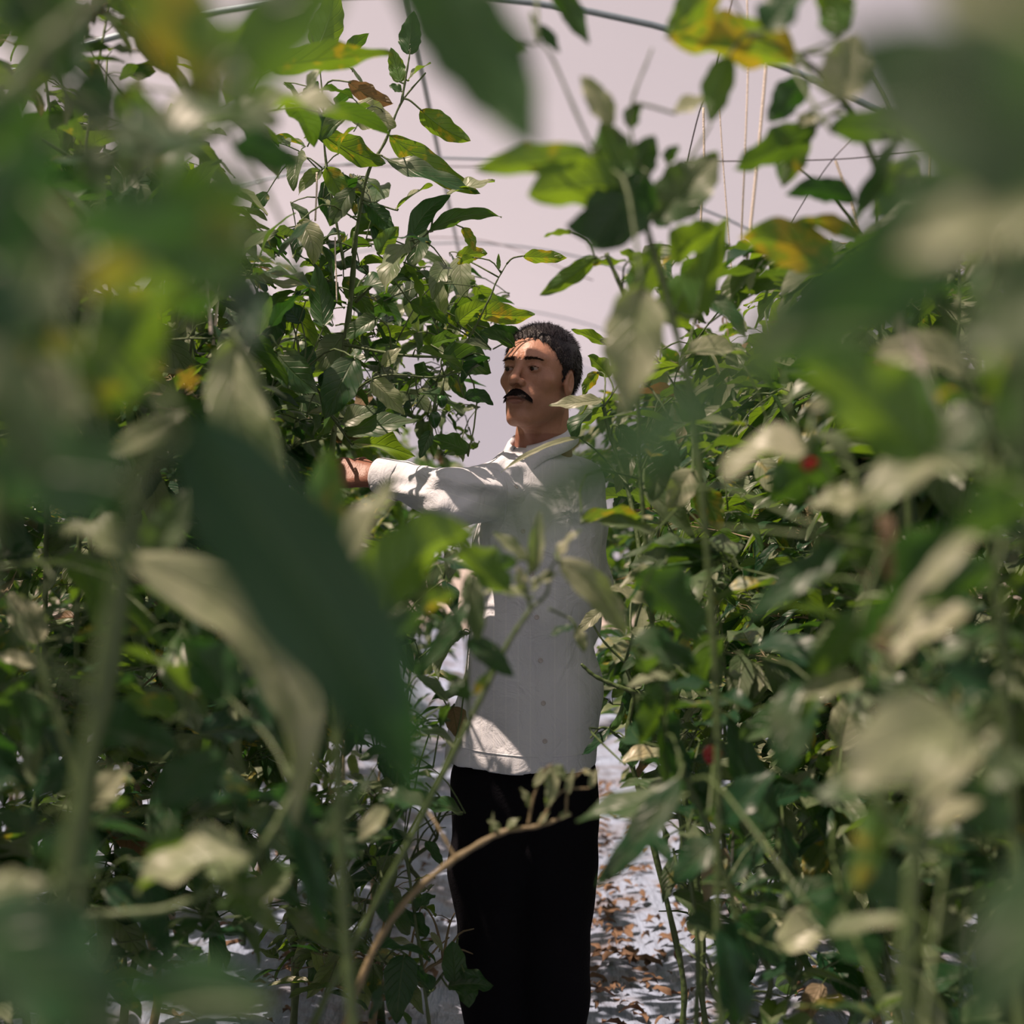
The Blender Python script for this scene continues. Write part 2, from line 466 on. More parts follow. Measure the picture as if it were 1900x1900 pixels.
tws = [((1386, -10, 2.5), (1388, 115, 2.5), (1382, 290, 2.5), (1374, 470, 2.55), 0.0017, 'thin cream twine hanging straight, left one of the pair under the pipe'),
       ((1425, 60, 2.4), (1418, 160, 2.4), (1402, 330, 2.4), (1386, 480, 2.4), 0.0028, 'thick cream twine hanging beside a thinner one under the pipe'),
       ((1333, 150, 2.7), (1338, 250, 2.7), (1346, 360, 2.7), (1362, 560, 2.7), 0.0014, 'hair-thin cream twine hanging between the middle leaves and the thick twine'),
       ((1305, 200, 2.9), (1306, 300, 2.9), (1300, 420, 2.9), (1297, 600, 2.9), 0.0024, 'cream twine running down into the sunlit tops of the right row'),
       ((1550, 298, 2.5), (1562, 330, 2.5), (1578, 370, 2.5), (1600, 460, 2.5), 0.0026, 'cream twine tied to the knot on the trellis wire'),
       ((1725, 235, 2.5), (1724, 300, 2.5), (1716, 480, 2.5), (1718, 560, 2.5), 0.0024, 'short cream twine glimpsed high among the blurred right leaves'),
       ((1655, 545, 1.0), (1690, 640, 1.0), (1725, 725, 1.0), (1765, 820, 1.02), 0.0036, 'blurred pale twine slanting down across the right leaves'),
       ((414, 440, 2.7), (410, 500, 2.7), (404, 560, 2.7), (396, 640, 2.7), 0.0030, 'bright cream twine hanging in front of the shaded left row'),
       ((380, 450, 2.3), (382, 500, 2.3), (388, 560, 2.3), (392, 620, 2.3), 0.0030, 'duller cream twine hanging left of the bright one in the left row'),
       ((622, 440, 3.1), (622, 470, 3.1), (624, 510, 3.1), (625, 560, 3.1), 0.0017, 'fine cream twine hanging behind the tall left plant leaves'),
       ((588, 320, 3.1), (588, 345, 3.1), (587, 370, 3.1), (585, 410, 3.1), 0.0022, 'short cream twine high in the tall left plant'),
       ((1362, 1520, 2.4), (1358, 1600, 2.4), (1362, 1650, 2.4), (1382, 1720, 2.4), 0.0024, 'pale twine hanging loose among the low right stems')]
for a, b_, c_, d_, r, lab in tws:
    wire('support_twine', [at(*a), at(*b_), at(*c_), at(*d_)], r, lab, 'twine', 'support twines', M_TWINE)

# ------------------------------------------------------------------ organic shapes from distance fields
def surface_nets(fn, lo, hi, h):
    ax = [np.arange(lo[i], hi[i] + h, h) for i in range(3)]
    X = ax[0][:, None, None]; Y = ax[1][None, :, None]; Z = ax[2][None, None, :]
    g = fn(X, Y, Z)
    g = np.broadcast_to(g, (len(ax[0]), len(ax[1]), len(ax[2]))).astype(np.float64)
    s = g < 0
    c = np.zeros(tuple(n - 1 for n in g.shape), int)
    for dx in (0, 1):
        for dy in (0, 1):
            for dz in (0, 1):
                c += s[dx:s.shape[0] - 1 + dx, dy:s.shape[1] - 1 + dy, dz:s.shape[2] - 1 + dz]
    act = np.argwhere((c > 0) & (c < 8))
    idx = np.full(c.shape, -1, np.int64)
    idx[act[:, 0], act[:, 1], act[:, 2]] = np.arange(len(act))
    acc = np.zeros((len(act), 3)); cnt = np.zeros(len(act))
    cor = [(a, b, d) for a in (0, 1) for b in (0, 1) for d in (0, 1)]
    for a in cor:
        for ai in range(3):
            if a[ai] == 0:
                b = list(a); b[ai] = 1
                ga = g[act[:, 0] + a[0], act[:, 1] + a[1], act[:, 2] + a[2]]
                gb = g[act[:, 0] + b[0], act[:, 1] + b[1], act[:, 2] + b[2]]
                m = (ga < 0) != (gb < 0)
                t = np.where(m, ga / np.where(m, ga - gb, 1), 0)
                pt = np.array(a, float)[None, :].repeat(len(act), 0)
                pt[:, ai] = t
                acc[m] += pt[m]; cnt[m] += 1
    V = act + acc / cnt[:, None]
    V = V * h + np.array([a[0] for a in ax])
    F = []
    for ai in range(3):
        sl0 = [slice(None)] * 3; sl1 = [slice(None)] * 3
        sl0[ai] = slice(0, -1); sl1[ai] = slice(1, None)
        e0 = s[tuple(sl0)]; e1 = s[tuple(sl1)]
        E = np.argwhere(e0 != e1)
        u, v = (ai + 1) % 3, (ai + 2) % 3
        ok = (E[:, u] > 0) & (E[:, v] > 0) & (E[:, u] < g.shape[u] - 1) & (E[:, v] < g.shape[v] - 1)
        E = E[ok]
        flip = e0[E[:, 0], E[:, 1], E[:, 2]]
        q = []
        for (du, dv) in ((-1, -1), (0, -1), (0, 0), (-1, 0)):
            c_ = E.copy(); c_[:, u] += du; c_[:, v] += dv
            q.append(idx[c_[:, 0], c_[:, 1], c_[:, 2]])
        q = np.stack(q, 1)
        q[~flip] = q[~flip][:, ::-1]
        F.append(q)
    F = np.vstack(F)
    F = F[(F >= 0).all(1)]
    return V, F

def smin(a, b, k):
    h = np.clip(0.5 + 0.5 * (b - a) / k, 0, 1)
    return b * (1 - h) + a * h - k * h * (1 - h)

def smax(a, b, k):
    return -smin(-a, -b, k)

def ell(p, c, r):
    x, y, z = p[0] - c[0], p[1] - c[1], p[2] - c[2]
    k0 = np.sqrt((x / r[0]) ** 2 + (y / r[1]) ** 2 + (z / r[2]) ** 2)
    k1 = np.sqrt((x / r[0] ** 2) ** 2 + (y / r[1] ** 2) ** 2 + (z / r[2] ** 2) ** 2) + 1e-9
    return k0 * (k0 - 1) / k1

def cap(p, a, b, r1, r2=None):
    r2 = r1 if r2 is None else r2
    ba = [b[i] - a[i] for i in range(3)]
    L2 = sum(q * q for q in ba)
    t = ((p[0] - a[0]) * ba[0] + (p[1] - a[1]) * ba[1] + (p[2] - a[2]) * ba[2]) / L2
    t = np.clip(t, 0, 1)
    d = np.sqrt((p[0] - a[0] - ba[0] * t) ** 2 + (p[1] - a[1] - ba[1] * t) ** 2 + (p[2] - a[2] - ba[2] * t) ** 2)
    return d - (r1 + (r2 - r1) * t)

def chain(p, pts, rad, k=0.01):
    d = None
    for i in range(len(pts) - 1):
        e = cap(p, pts[i], pts[i + 1], rad[i], rad[i + 1])
        d = e if d is None else smin(d, e, k)
    return d

# ------------------------------------------------------------------ the man
MY = 3.25
HC = at(1001, 707, MY)                          # centre of the head
HR = np.array(Matrix.Rotation(math.radians(-30), 3, 'Z') @ Matrix.Rotation(math.radians(-9), 3, 'X') @ Matrix.Rotation(math.radians(2), 3, 'Y'))
HS = 0.96
def to_head(p):
    q = [p[i] - HC[i] for i in range(3)]
    return [(HR[0][j] * q[0] + HR[1][j] * q[1] + HR[2][j] * q[2]) / HS for j in range(3)]
def from_head(v):
    return HC + HR @ (np.asarray(v, float) * HS)

def sdf_head(p):
    """p in head coordinates: x to his left, -y forward, z up."""
    ax_ = np.abs(p[0]); q = [ax_, p[1], p[2]]
    d = ell(p, (0, 0.012, 0.036), (0.0755, 0.096, 0.086))
    d = smin(d, ell(p, (0, -0.020, 0.028), (0.066, 0.078, 0.066)), 0.02)              # forehead
    d = smin(d, ell(p, (0, -0.030, -0.040), (0.056, 0.058, 0.074)), 0.025)            # mid face
    d = smin(d, cap(q, (0.046, 0.000, -0.062), (0.015, -0.070, -0.103), 0.014, 0.015), 0.030)   # jaw line
    d = smin(d, ell(q, (0.044, -0.056, -0.014), (0.021, 0.020, 0.016)), 0.022)        # cheekbone
    d = smin(d, cap(q, (0.012, -0.0885, 0.031), (0.044, -0.074, 0.033), 0.0085, 0.0075), 0.012)  # brow
    d = smin(d, ell(p, (0, -0.076, -0.060), (0.032, 0.024, 0.026)), 0.02)             # muzzle
    d = smin(d, ell(p, (0, -0.079, -0.101), (0.019, 0.017, 0.015)), 0.016)            # chin
    d = smax(d, -ell(q, (0.032, -0.1015, 0.0125), (0.019, 0.0165, 0.0125)), 0.012)    # sockets
    d = smin(d, cap(p, (0, -0.0870, 0.026), (0, -0.1130, -0.018), 0.0080, 0.0098), 0.009)   # nose bridge
    d = smin(d, ell(p, (0, -0.1145, -0.0225), (0.0115, 0.0115, 0.0105)), 0.007)       # nose tip
    d = smin(d, ell(q, (0.0130, -0.1000, -0.0265), (0.0078, 0.0115, 0.0085)), 0.006)  # wings
    d = smax(d, -ell(q, (0.0070, -0.1070, -0.0345), (0.0034, 0.0048, 0.0030)), 0.003)
    # folds from nose to mouth corner
    d = smax(d, -cap(q, (0.0215, -0.0985, -0.030), (0.0330, -0.0875, -0.058), 0.0022), 0.008)
    # lids around the eyeball
    lid = ell(q, (0.0315, -0.0765, 0.0105), (0.0150, 0.0150, 0.0140))
    d = smin(d, lid, 0.0035)
    slit = ell(q, (0.0318, -0.0930, 0.0070), (0.0135, 0.0135, 0.0024))
    d = smax(d, -slit, 0.0018)
    d = smin(d, cap(q, (0.0200, -0.0880, 0.0150), (0.0430, -0.0815, 0.0150), 0.0024, 0.0022), 0.003)   # upper lid fold
    d = smax(d, -cap(q, (0.0190, -0.0940, -0.0050), (0.0400, -0.0860, -0.0065), 0.0012), 0.006)        # eye bag
    # lips
    d = smin(d, ell(q, (0.0060, -0.0985, -0.0580), (0.0200, 0.0080, 0.0052)), 0.004)
    d = smin(d, ell(p, (0, -0.0985, -0.0692), (0.0195, 0.0085, 0.0066)), 0.004)
    d = smax(d, -ell(p, (0, -0.1080, -0.0632), (0.0260, 0.0085, 0.0013)), 0.0022)
    d = smax(d, -cap(p, (-0.014, -0.1020, -0.0800), (0.014, -0.1020, -0.0800), 0.0035), 0.010)
    # frown
    d = smax(d, -cap(q, (0.0050, -0.0985, 0.028), (0.0065, -0.0985, 0.044), 0.0012), 0.004)
    for zz in (0.058, 0.068):
        d = smax(d, -cap(p, (-0.03, -0.0935, zz), (0.03, -0.0935, zz), 0.0010), 0.004)
    # ears
    e = ell(q, (0.0745 , 0.004 , -0.006), (0.0085, 0.0185, 0.0310))
    e = smax(e, -ell(q, (0.0835, 0.002, -0.002), (0.0075, 0.0120, 0.0210)), 0.003)
    e = smin(e, cap(q, (0.0770, 0.008, 0.010), (0.0770, 0.006, -0.018), 0.0026), 0.003)
    e = smin(e, ell(q, (0.0735, -0.010, -0.010), (0.0050, 0.0045, 0.0060)), 0.004)
    d = smin(d, e, 0.006)
    # slanting neck
    d = smin(d, cap(q, (0.010, 0.030, -0.060), (0.012, 0.058, -0.175), 0.050, 0.050), 0.022)
    d = smin(d, cap(p, (0, -0.018, -0.115), (0, 0.022, -0.160), 0.012, 0.012), 0.02)
    return d

NB = at(1008, 838, MY + 0.02)          # pit of the neck
person = empty('person', (at(985, 2040, MY)[0], MY + 0.02, 0.0))
tag(person, 'moustached man in an untucked white striped shirt and black trousers reaching into the plants', 'person')

def w_skin(X, Y, Z):
    p = [X, Y, Z]
    d = sdf_head(to_head(p)) * HS
    ch = cap(p, NB + [0, 0.03, 0.02], NB + [0, 0.03, -0.14], 0.055, 0.09)
    return smin(d, ch, 0.03)
V1, F1 = surface_nets(w_skin, HC - [0.13, 0.15, 0.27], HC + [0.13, 0.17, 0.145], 0.0019)

# limbs and hands (the trunk under the clothes)
SH_R = at(955, 900, MY + 0.02); EL_R = at(838, 922, MY - 0.20); WR_R = at(705, 884, MY - 0.10)
SH_L = at(1072, 905, MY + 0.05); EL_L = at(1088, 1090, MY + 0.16); WR_L = at(1062, 1235, MY + 0.10)
HIP_R = at(922, 1440, MY + 0.02); KN_R = at(902, 1740, MY - 0.01); AN_R = at(928, 1985, MY + 0.05)
HIP_L = at(1030, 1440, MY + 0.04); KN_L = at(1030, 1740, MY + 0.03); AN_L = at(1020, 1985, MY + 0.08)
def w_body(X, Y, Z):
    p = [X, Y, Z]
    d = cap(p, at(1005, 900, MY + .04), at(985, 1400, MY + .04), 0.085, 0.10)
    d = smin(d, cap(p, NB + [0, .04, -.1], at(1005, 950, MY + .04), 0.07, 0.09), 0.04)
    for pts, r in (((SH_R, EL_R, WR_R), (0.045, 0.035, 0.024)), ((SH_L, EL_L, WR_L), (0.045, 0.035, 0.024)),
                   ((HIP_R, KN_R, AN_R), (0.065, 0.045, 0.032)), ((HIP_L, KN_L, AN_L), (0.065, 0.045, 0.032))):
        d = smin(d, chain(p, pts, r, 0.02), 0.03)
    return d
V2, F2 = surface_nets(w_body, (-0.36, 2.9, 0.03), (0.28, 3.6, 1.46), 0.010)

def hand(W, ax_dir, palm_n, side, curls, spread=0.14, thumb=1):
    """skin of one hand: W wrist, ax_dir along the palm, palm_n out of the palm, side towards the thumb."""
    a = unit(ax_dir); n = unit(palm_n - a * np.dot(palm_n, a)); s = unit(np.cross(a, n)) * (1 if np.dot(np.cross(a, n), side) > 0 else -1)
    P = lambda u, v, w: W + a * u + s * v + n * w
    chains = []
    names = ((0.088, 0.028, (0.040, 0.025, 0.020)), (0.092, 0.009, (0.045, 0.028, 0.021)), (0.088, -0.010, (0.041, 0.026, 0.020)), (0.080, -0.028, (0.032, 0.020, 0.018)))
    for i, (u, v, ls) in enumerate(names):
        pts = [P(u - 0.02, v * 0.92, 0)]; ang = 0.0; cur = P(u, v, 0); pts.append(cur)
        for j, l in enumerate(ls):
            ang += curls[i] * (0.75, 1.0, 0.7)[j]
            dirv = a * math.cos(ang) + n * math.sin(ang) + s * (spread * (1.5 - i) / 3)
            cur = cur + unit(dirv) * l * 0.92; pts.append(cur)
        chains.append((pts, (0.0095, 0.0092, 0.0082, 0.0074, 0.0062)))
    th = [P(0.022, 0.022, 0.004), P(0.048, 0.044, 0.014), P(0.076, 0.050, 0.030), P(0.098, 0.040, 0.044)]
    chains.append((th, (0.013, 0.0115, 0.0095, 0.0072)))
    def f(X, Y, Z):
        p = [X, Y, Z]
        d = cap(p, W - a * 0.06, W + a * 0.01, 0.026, 0.023)
        for v0, v1, r in ((0.013, 0.026, 0.0145), (0.005, 0.009, 0.0150), (-0.004, -0.010, 0.0145), (-0.013, -0.027, 0.0130)):
            d = smin(d, cap(p, P(0.005, v0, 0), P(0.082, v1, 0), r, 0.0120), 0.010)
        fing = None
        for pts, r in chains:
            c_ = chain(p, pts, r, 0.003)
            fing = c_ if fing is None else np.minimum(fing, c_)
        return smin(d, fing, 0.005)
    allp = np.array([q for pts, r in chains for q in pts] + [W - a * 0.07])
    return f, allp.min(0) - 0.04, allp.max(0) + 0.04
fH, lo, hi = hand(WR_R, np.array([-0.93, 0.10, 0.10]), np.array([-0.1, 0.75, -0.55]), np.array([0, 0.3, 1.0]), (0.55, 0.62, 0.70, 0.75))
V3, F3 = surface_nets(fH, lo, hi, 0.0026)
fH2, lo, hi = hand(WR_L, np.array([-0.15, -0.1, -1.0]), np.array([-1.0, 0.1, 0.1]), np.array([-0.2, -1, 0]), (0.3, 0.34, 0.38, 0.42))
V4, F4 = surface_nets(fH2, lo, hi, 0.0032)

def skin_tone(V):
    q = np.array(to_head([V[:, 0], V[:, 1], V[:, 2]])).T
    col = np.ones((len(V), 4)); col[:, :3] = (0.44, 0.225, 0.150)
    def blend(mask, c):
        m = np.clip(mask, 0, 1)[:, None]
        col[:, :3] = col[:, :3] * (1 - m) + np.array(c) * m
    x, y, z = np.abs(q[:, 0]), q[:, 1], q[:, 2]
    front = y < -0.06
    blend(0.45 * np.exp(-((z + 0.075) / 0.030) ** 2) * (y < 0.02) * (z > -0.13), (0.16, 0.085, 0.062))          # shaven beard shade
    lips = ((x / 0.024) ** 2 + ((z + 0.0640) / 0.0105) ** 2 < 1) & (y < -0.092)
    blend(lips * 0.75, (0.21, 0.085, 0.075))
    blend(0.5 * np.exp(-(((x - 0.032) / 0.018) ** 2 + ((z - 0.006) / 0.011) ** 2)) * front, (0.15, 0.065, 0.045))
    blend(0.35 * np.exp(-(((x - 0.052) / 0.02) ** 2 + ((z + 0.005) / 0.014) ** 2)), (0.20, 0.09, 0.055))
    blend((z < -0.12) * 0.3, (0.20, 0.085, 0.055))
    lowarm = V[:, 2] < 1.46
    blend(lowarm * 0.6, (0.22, 0.085, 0.060))
    return col
allV, allF, n0 = [], [], 0
for V_, F_ in ((V1, F1), (V2, F2), (V3, F3), (V4, F4)):
    allV.append(V_); allF.append(F_ + n0); n0 += len(V_)
VB = np.vstack(allV); FB = np.vstack(allF)
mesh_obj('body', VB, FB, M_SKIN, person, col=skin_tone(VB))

# eyes
def uvsphere(c, r, nu=20, nv=12, R=None, flat=1.0):
    V = []; F = []
    for j in range(nv + 1):
        th = PI * j / nv
        for i in range(nu):
            ph = 2 * PI * i / nu
            V.append((math.sin(th) * math.cos(ph), -math.cos(th) * flat, math.sin(th) * math.sin(ph)))
    for j in range(nv):
        for i in range(nu):
            i2 = (i + 1) % nu
            F.append([j * nu + i, (j + 1) * nu + i, (j + 1) * nu + i2, j * nu + i2])
    V = np.array(V) * r
    if R is not None: V = V @ np.asarray(R).T
    return V + np.asarray(c), F
for s_ in (-1, 1):
    c = np.array([0.0315 * s_, -0.0768, 0.0105])
    Vs, Fs = uvsphere(c, 0.0136)
    e = mesh_obj('eye', np.array([from_head(v) for v in Vs]), Fs, M_EYE, person)
    look = unit(np.array([-0.28, -0.92, -0.28]))
    Vi, Fi = uvsphere((0, 0, 0), 0.0062, 18, 8, flat=0.35)
    z_ = -look; x_ = unit(np.cross((0, 0, 1.0), z_)); y_ = np.cross(z_, x_)
    Rm = np.stack([x_, z_, np.cross(x_, z_)], 1)
    Vi = Vi @ Rm.T + c + look * 0.0122
    mesh_obj('iris', np.array([from_head(v) for v in Vi]), Fi, M_IRIS, person)

# hair: cap over the skull plus short strands
q1 = np.array(to_head([V1[:, 0], V1[:, 1], V1[:, 2]])).T
hl_y = [-0.12, -0.085, -0.066, -0.050, -0.036, -0.020, -0.006, 0.004, 0.024, 0.030, 0.085, 0.12]
hl_z = [0.092, 0.085, 0.073, 0.052, 0.030, 0.004, -0.016, 0.012, 0.016, -0.030, -0.062, -0.062]
def hair_depth(q):
    m = q[:, 2] - np.interp(q[:, 1], hl_y, hl_z)
    ear = (np.abs(q[:, 0]) > 0.0755) & (q[:, 2] < 0.024)
    m = np.where(ear, -0.01, m)
    return m
me1 = bpy.data.meshes.new('tmp'); me1.from_pydata(V1.tolist(), [], F1.tolist()); me1.update()
nrm = np.zeros(len(V1) * 3); me1.vertex_normals.foreach_get('vector', nrm); nrm = nrm.reshape(-1, 3)
hd = hair_depth(q1)
wob = 0.004 * np.sin(q1[:, 1] * 260) * np.sin(q1[:, 0] * 220) + 0.003 * np.sin(q1[:, 0] * 500 + q1[:, 2] * 300)
hd2 = hd + wob
sel = (hd2 > 0) & (q1[:, 2] > -0.075)
fs = sel[F1].all(1)
used = np.unique(F1[fs]); remap = np.full(len(V1), -1); remap[used] = np.arange(len(used))
thick = 0.0005 + 0.0085 * np.clip(hd2[used] / 0.026, 0, 1) ** 0.7
top = np.clip((q1[used, 2] - 0.05) / 0.06, 0, 1)
thick = thick * (0.65 + 0.75 * top)
VH = V1[used] + nrm[used] * thick[:, None]
mesh_obj('hair', VH, remap[F1[fs]], M_HAIR, person)
def strands(roots, dirs, length, width, mat, name, parent, lift=None):
    V = []; F = []
    for r, d, L_ in zip(roots, dirs, length):
        s = unit(np.cross(d, rng.normal(size=3)))
        k = len(V)
        bend = rng.normal(size=3) * 0.12
        p1 = r + d * L_ * 0.55; p2 = r + unit(d + bend) * L_
        V += [r - s * width, r + s * width, p1 + s * width * 0.8, p1 - s * width * 0.8, p2]
        F += [[k, k + 1, k + 2, k + 3], [k + 3, k + 2, k + 4]]
    return mesh_obj(name, V, F, mat, parent, smooth=True)
pick = rng.choice(len(used), 7000)
rt = V1[used][pick] + nrm[used][pick] * (thick[pick] * 0.9)[:, None]
comb = HR @ np.array([0.35, -0.25, -0.35])
qq = q1[used][pick]
side = np.stack([np.sign(qq[:, 0]) * 0.2, np.where(qq[:, 1] < 0, -0.55, 0.6), np.where(qq[:, 2] > 0.08, 0.15, -0.9)], 1) @ HR.T
dr = unit(nrm[used][pick] * 0.16 + side * 0.9 + rng.normal(size=(len(pick), 3)) * 0.12)
strands(rt, dr, rng.uniform(0.006, 0.013, len(pick)), 0.00035, M_HAIR, 'hair_strands', person)

bvh_head = BVHTree.FromPolygons(V1.tolist(), F1.tolist())
def on_face(hx, hz):
    """point and normal of the face seen from the front at head coordinates (x, z)"""
    o_ = Vector(from_head((hx, -0.2, hz))); d_ = Vector(HR @ np.array([0, 1.0, 0]))
    r = bvh_head.ray_cast(o_, d_)
    return np.array(r[0]), np.array(r[1])
# moustache: body and hairs
mv, mf = [], []
for i in range(33):
    u = -1 + 2 * i / 32
    zc = -0.0475 - 0.0165 * abs(u) ** 1.8
    hw = 0.0078 * (1 - 0.62 * abs(u) ** 2.6) * (0.72 + 0.28 * min(1, abs(u) * 5))
    xx = 0.0345 * u
    for j in range(7):
        v = -1 + 2 * j / 6
        P_, N_ = on_face(xx, zc + hw * v)
        mv.append(P_ + (HR @ np.array([0, -1, 0])) * (0.0042 * (1 - v * v) * (1 - 0.55 * abs(u)) + 0.0002))
for i in range(32):
    for j in range(6):
        k = i * 7 + j
        mf.append([k, k + 7, k + 8, k + 1])
mo = mesh_obj('moustache', mv, mf, M_MOUST, person)
roots, dirs, lens_ = [], [], []
for _ in range(2600):
    u = rng.uniform(-1, 1)
    zc = -0.0475 - 0.0165 * abs(u) ** 1.8
    hw = 0.0082 * (1 - 0.60 * abs(u) ** 2.6)
    P_, N_ = on_face(0.0345 * u, zc + hw * rng.uniform(-0.9, 1))
    roots.append(P_ + (HR @ np.array([0, -1, 0])) * 0.0032 * (1 - 0.6 * abs(u))); lens_.append(rng.uniform(0.004, 0.0085))
    dirs.append(unit(HR @ np.array([0.75 * u, -0.40, -0.75 - 0.2 * abs(u)])))
strands(roots, dirs, lens_, 0.00032, M_MOUST, 'moustache_hair', person)
for s_ in (-1, 1):
    roots, dirs, lens_ = [], [], []
    for _ in range(430):
        u = rng.uniform(0, 1)
        P_, N_ = on_face(s_ * (0.0115 + 0.037 * u), 0.0275 + 0.0055 * math.sin(u * 2.2) - 0.004 * u + rng.normal() * 0.0017 * (1.1 - u * .6))
        roots.append(P_); lens_.append(rng.uniform(0.004, 0.008))
        dirs.append(unit(HR @ np.array([s_ * 1.0, -0.30, 0.35 - 0.6 * u])))
    strands(roots, dirs, lens_, 0.00030, M_BROW, 'eyebrow', person)
    roots, dirs, lens_ = [], [], []
    for _ in range(70):
        u = rng.uniform(-1, 1)
        P_, N_ = on_face(s_ * 0.0318 + 0.0120 * u, 0.0108 + 0.0022 * (1 - u * u))
        roots.append(P_); lens_.append(0.0048); dirs.append(unit(HR @ np.array([0.3 * u, -0.75, -0.45])))
    strands(roots, dirs, lens_, 0.0003, M_MOUST, 'eyelashes', person)

# shirt
prof = [  # photo y, left x, right x, depth radius, centre depth offset
    (845, 955, 1062, 0.075, 0.03), (866, 925, 1092, 0.092, 0.03), (900, 905, 1108, 0.112, 0.03), (950, 893, 1114, 0.125, 0.03), (1000, 884, 1116, 0.130, 0.03),
    (1100, 876, 1110, 0.128, 0.03), (1200, 872, 1112, 0.128, 0.03), (1300, 856, 1120, 0.134, 0.03), (1380, 838, 1118, 0.138, 0.03), (1440, 828, 1112, 0.140, 0.03)]
pz = np.array([at(0, p_[0], MY)[2] for p_ in prof])[::-1]
pcx = np.array([(at(p_[1], 0, MY)[0] + at(p_[2], 0, MY)[0]) / 2 for p_ in prof])[::-1]
prx = np.array([(at(p_[2], 0, MY)[0] - at(p_[1], 0, MY)[0]) / 2 for p_ in prof])[::-1]
pry = np.array([p_[3] for p_ in prof])[::-1]
def w_shirt(X, Y, Z):
    cx = np.interp(Z, pz, pcx); rx = np.interp(Z, pz, prx); ry = np.interp(Z, pz, pry)
    # folds running down the cloth
    u = X - cx
    low = np.clip((1.15 - Z) / 0.5, 0, 1)
    fold = 0.0085 * low * np.sin(u * 46 + 2.0 * np.sin(Z * 7) + 1) + 0.0065 * np.sin(u * 21 - Z * 13 + 1.5 * np.sin(Z * 9 + u * 6)) + 0.0055 * np.sin(Z * 34 + u * 24 + 2 * np.sin(u * 17)) * np.clip((Z - 0.95) * 3, 0.2, 1)
    d = (np.sqrt((u / rx) ** 2 + ((Y - MY - 0.03) / ry) ** 2) - 1) * np.minimum(rx, ry) * 0.95 + fold
    p = [X, Y, Z]
    d = smax(d, Z - (NB[2] + 0.012), 0.03)
    sh = cap(p, NB + [0, 0.03, -0.035], SH_L + [-0.012, 0, 0.004], 0.050, 0.056)
    sh = smin(sh, cap(p, NB + [0, 0.03, -0.035], SH_R + [0.01, 0, 0.004], 0.045, 0.060), 0.02)
    d = smin(d, sh, 0.03)
    # raised sleeve
    t = ((X - WR_R[0]) / (SH_R[0] - WR_R[0]))
    s1 = smin(cap(p, SH_R, EL_R + [0, 0, -0.004], 0.070, 0.056), cap(p, EL_R + [0, 0, -0.004], WR_R + [0.012, 0.0, 0.0], 0.057, 0.037), 0.03)
    s1 = s1 + 0.0050 * np.sin(28 * (X * 0.9 + Z * 1.0) + 3 * np.sin(Z * 28)) + 0.0034 * np.sin(75 * Z + 20 * X + 2.5 * np.sin(22 * X)) + 0.0018 * np.sin(150 * Z - 60 * X + 2 * np.sin(40 * X + 30 * Z))
    seam = np.abs(np.sqrt((X - SH_R[0] - 0.002) ** 2 * 9 + (Z - SH_R[2] + 0.005) ** 2) - 0.066)
    d = smin(d, s1, 0.022)
    s2 = smin(cap(p, SH_L, EL_L, 0.062, 0.052), cap(p, EL_L, WR_L, 0.052, 0.038), 0.03)
    s2 = s2 + 0.004 * np.sin(Z * 50 + 20 * X)
    d = smin(d, s2, 0.02)
    # cut cuff and hem
    n_ = unit(WR_R - EL_R)
    cut = (X - WR_R[0]) * n_[0] + (Y - WR_R[1]) * n_[1] + (Z - WR_R[2]) * n_[2] - 0.002
    near = np.where(X < WR_R[0] + 0.10, cut, -1.0)
    d = np.maximum(d, near)
    hem = (at(0, 1424, MY)[2] + 0.010 * (np.clip(np.abs(X - 0.06) / 0.13, 0, 1)) ** 2 + 0.004 * np.sin(X * 30)) - Z
    d = np.maximum(d, hem)
    n2 = unit(WR_L - EL_L)
    cut = (X - WR_L[0]) * n2[0] + (Y - WR_L[1]) * n2[1] + (Z - WR_L[2]) * n2[2]
    d = np.where((Y > MY + 0.02) & (Z < WR_L[2] + 0.02), np.maximum(d, np.where(s2 < d + 0.02, np.minimum(cut, 1), -1)), d) if False else d
    return d
VS, FS = surface_nets(w_shirt, (-0.36, 2.93, 0.68), (0.30, 3.56, 1.47), 0.0042)
# hollow hem: drop faces of the bottom and cuff caps
zh = VS[FS][:, :, 2].mean(1)
ctr = VS[FS].mean(1)
e1 = VS[FS[:, 1]] - VS[FS[:, 0]]; e2 = VS[FS[:, 3]] - VS[FS[:, 0]]
fn_ = unit(np.cross(e1, e2))
hemz = at(0, 1424, MY)[2]
keep = ~((fn_[:, 2] < -0.75) & (ctr[:, 2] < hemz + 0.03))
nW = unit(WR_R - EL_R)
keep &= ~((fn_ @ nW > 0.8) & (ctr[:, 0] < WR_R[0] + 0.03))
FS = FS[keep]
suv = np.stack([np.where((VS[:, 0] < at(925, 0, MY)[0]) & (VS[:, 2] > at(0, 985, MY)[2] + 0.25 * (VS[:, 0] - at(880, 0, MY)[0])), VS[:, 2] * 0.9 + 0.3 * VS[:, 0], VS[:, 0]), VS[:, 2]], 1)
shirt = mesh_obj('shirt', VS, FS, M_SHIRT, person, uv=suv)
sm = shirt.modifiers.new('cloth', 'SOLIDIFY'); sm.thickness = 0.0016; sm.offset = -1
bvh_shirt = BVHTree.FromPolygons(VS.tolist(), FS.tolist())
def on_shirt(px, py, off=0.0015):
    """the shirt surface at the photo's pixel, pushed out a little along its normal"""
    q = Vector(at(px, py, 1.0)); o_ = Vector((0, 0, CAMZ)); d_ = (q - o_).normalized()
    r = bvh_shirt.ray_cast(o_, d_)
    if r[0] is None: return None
    n = r[1]
    if n.dot(d_) > 0: n = -n
    return np.array(r[0] + n * off), np.array(n)
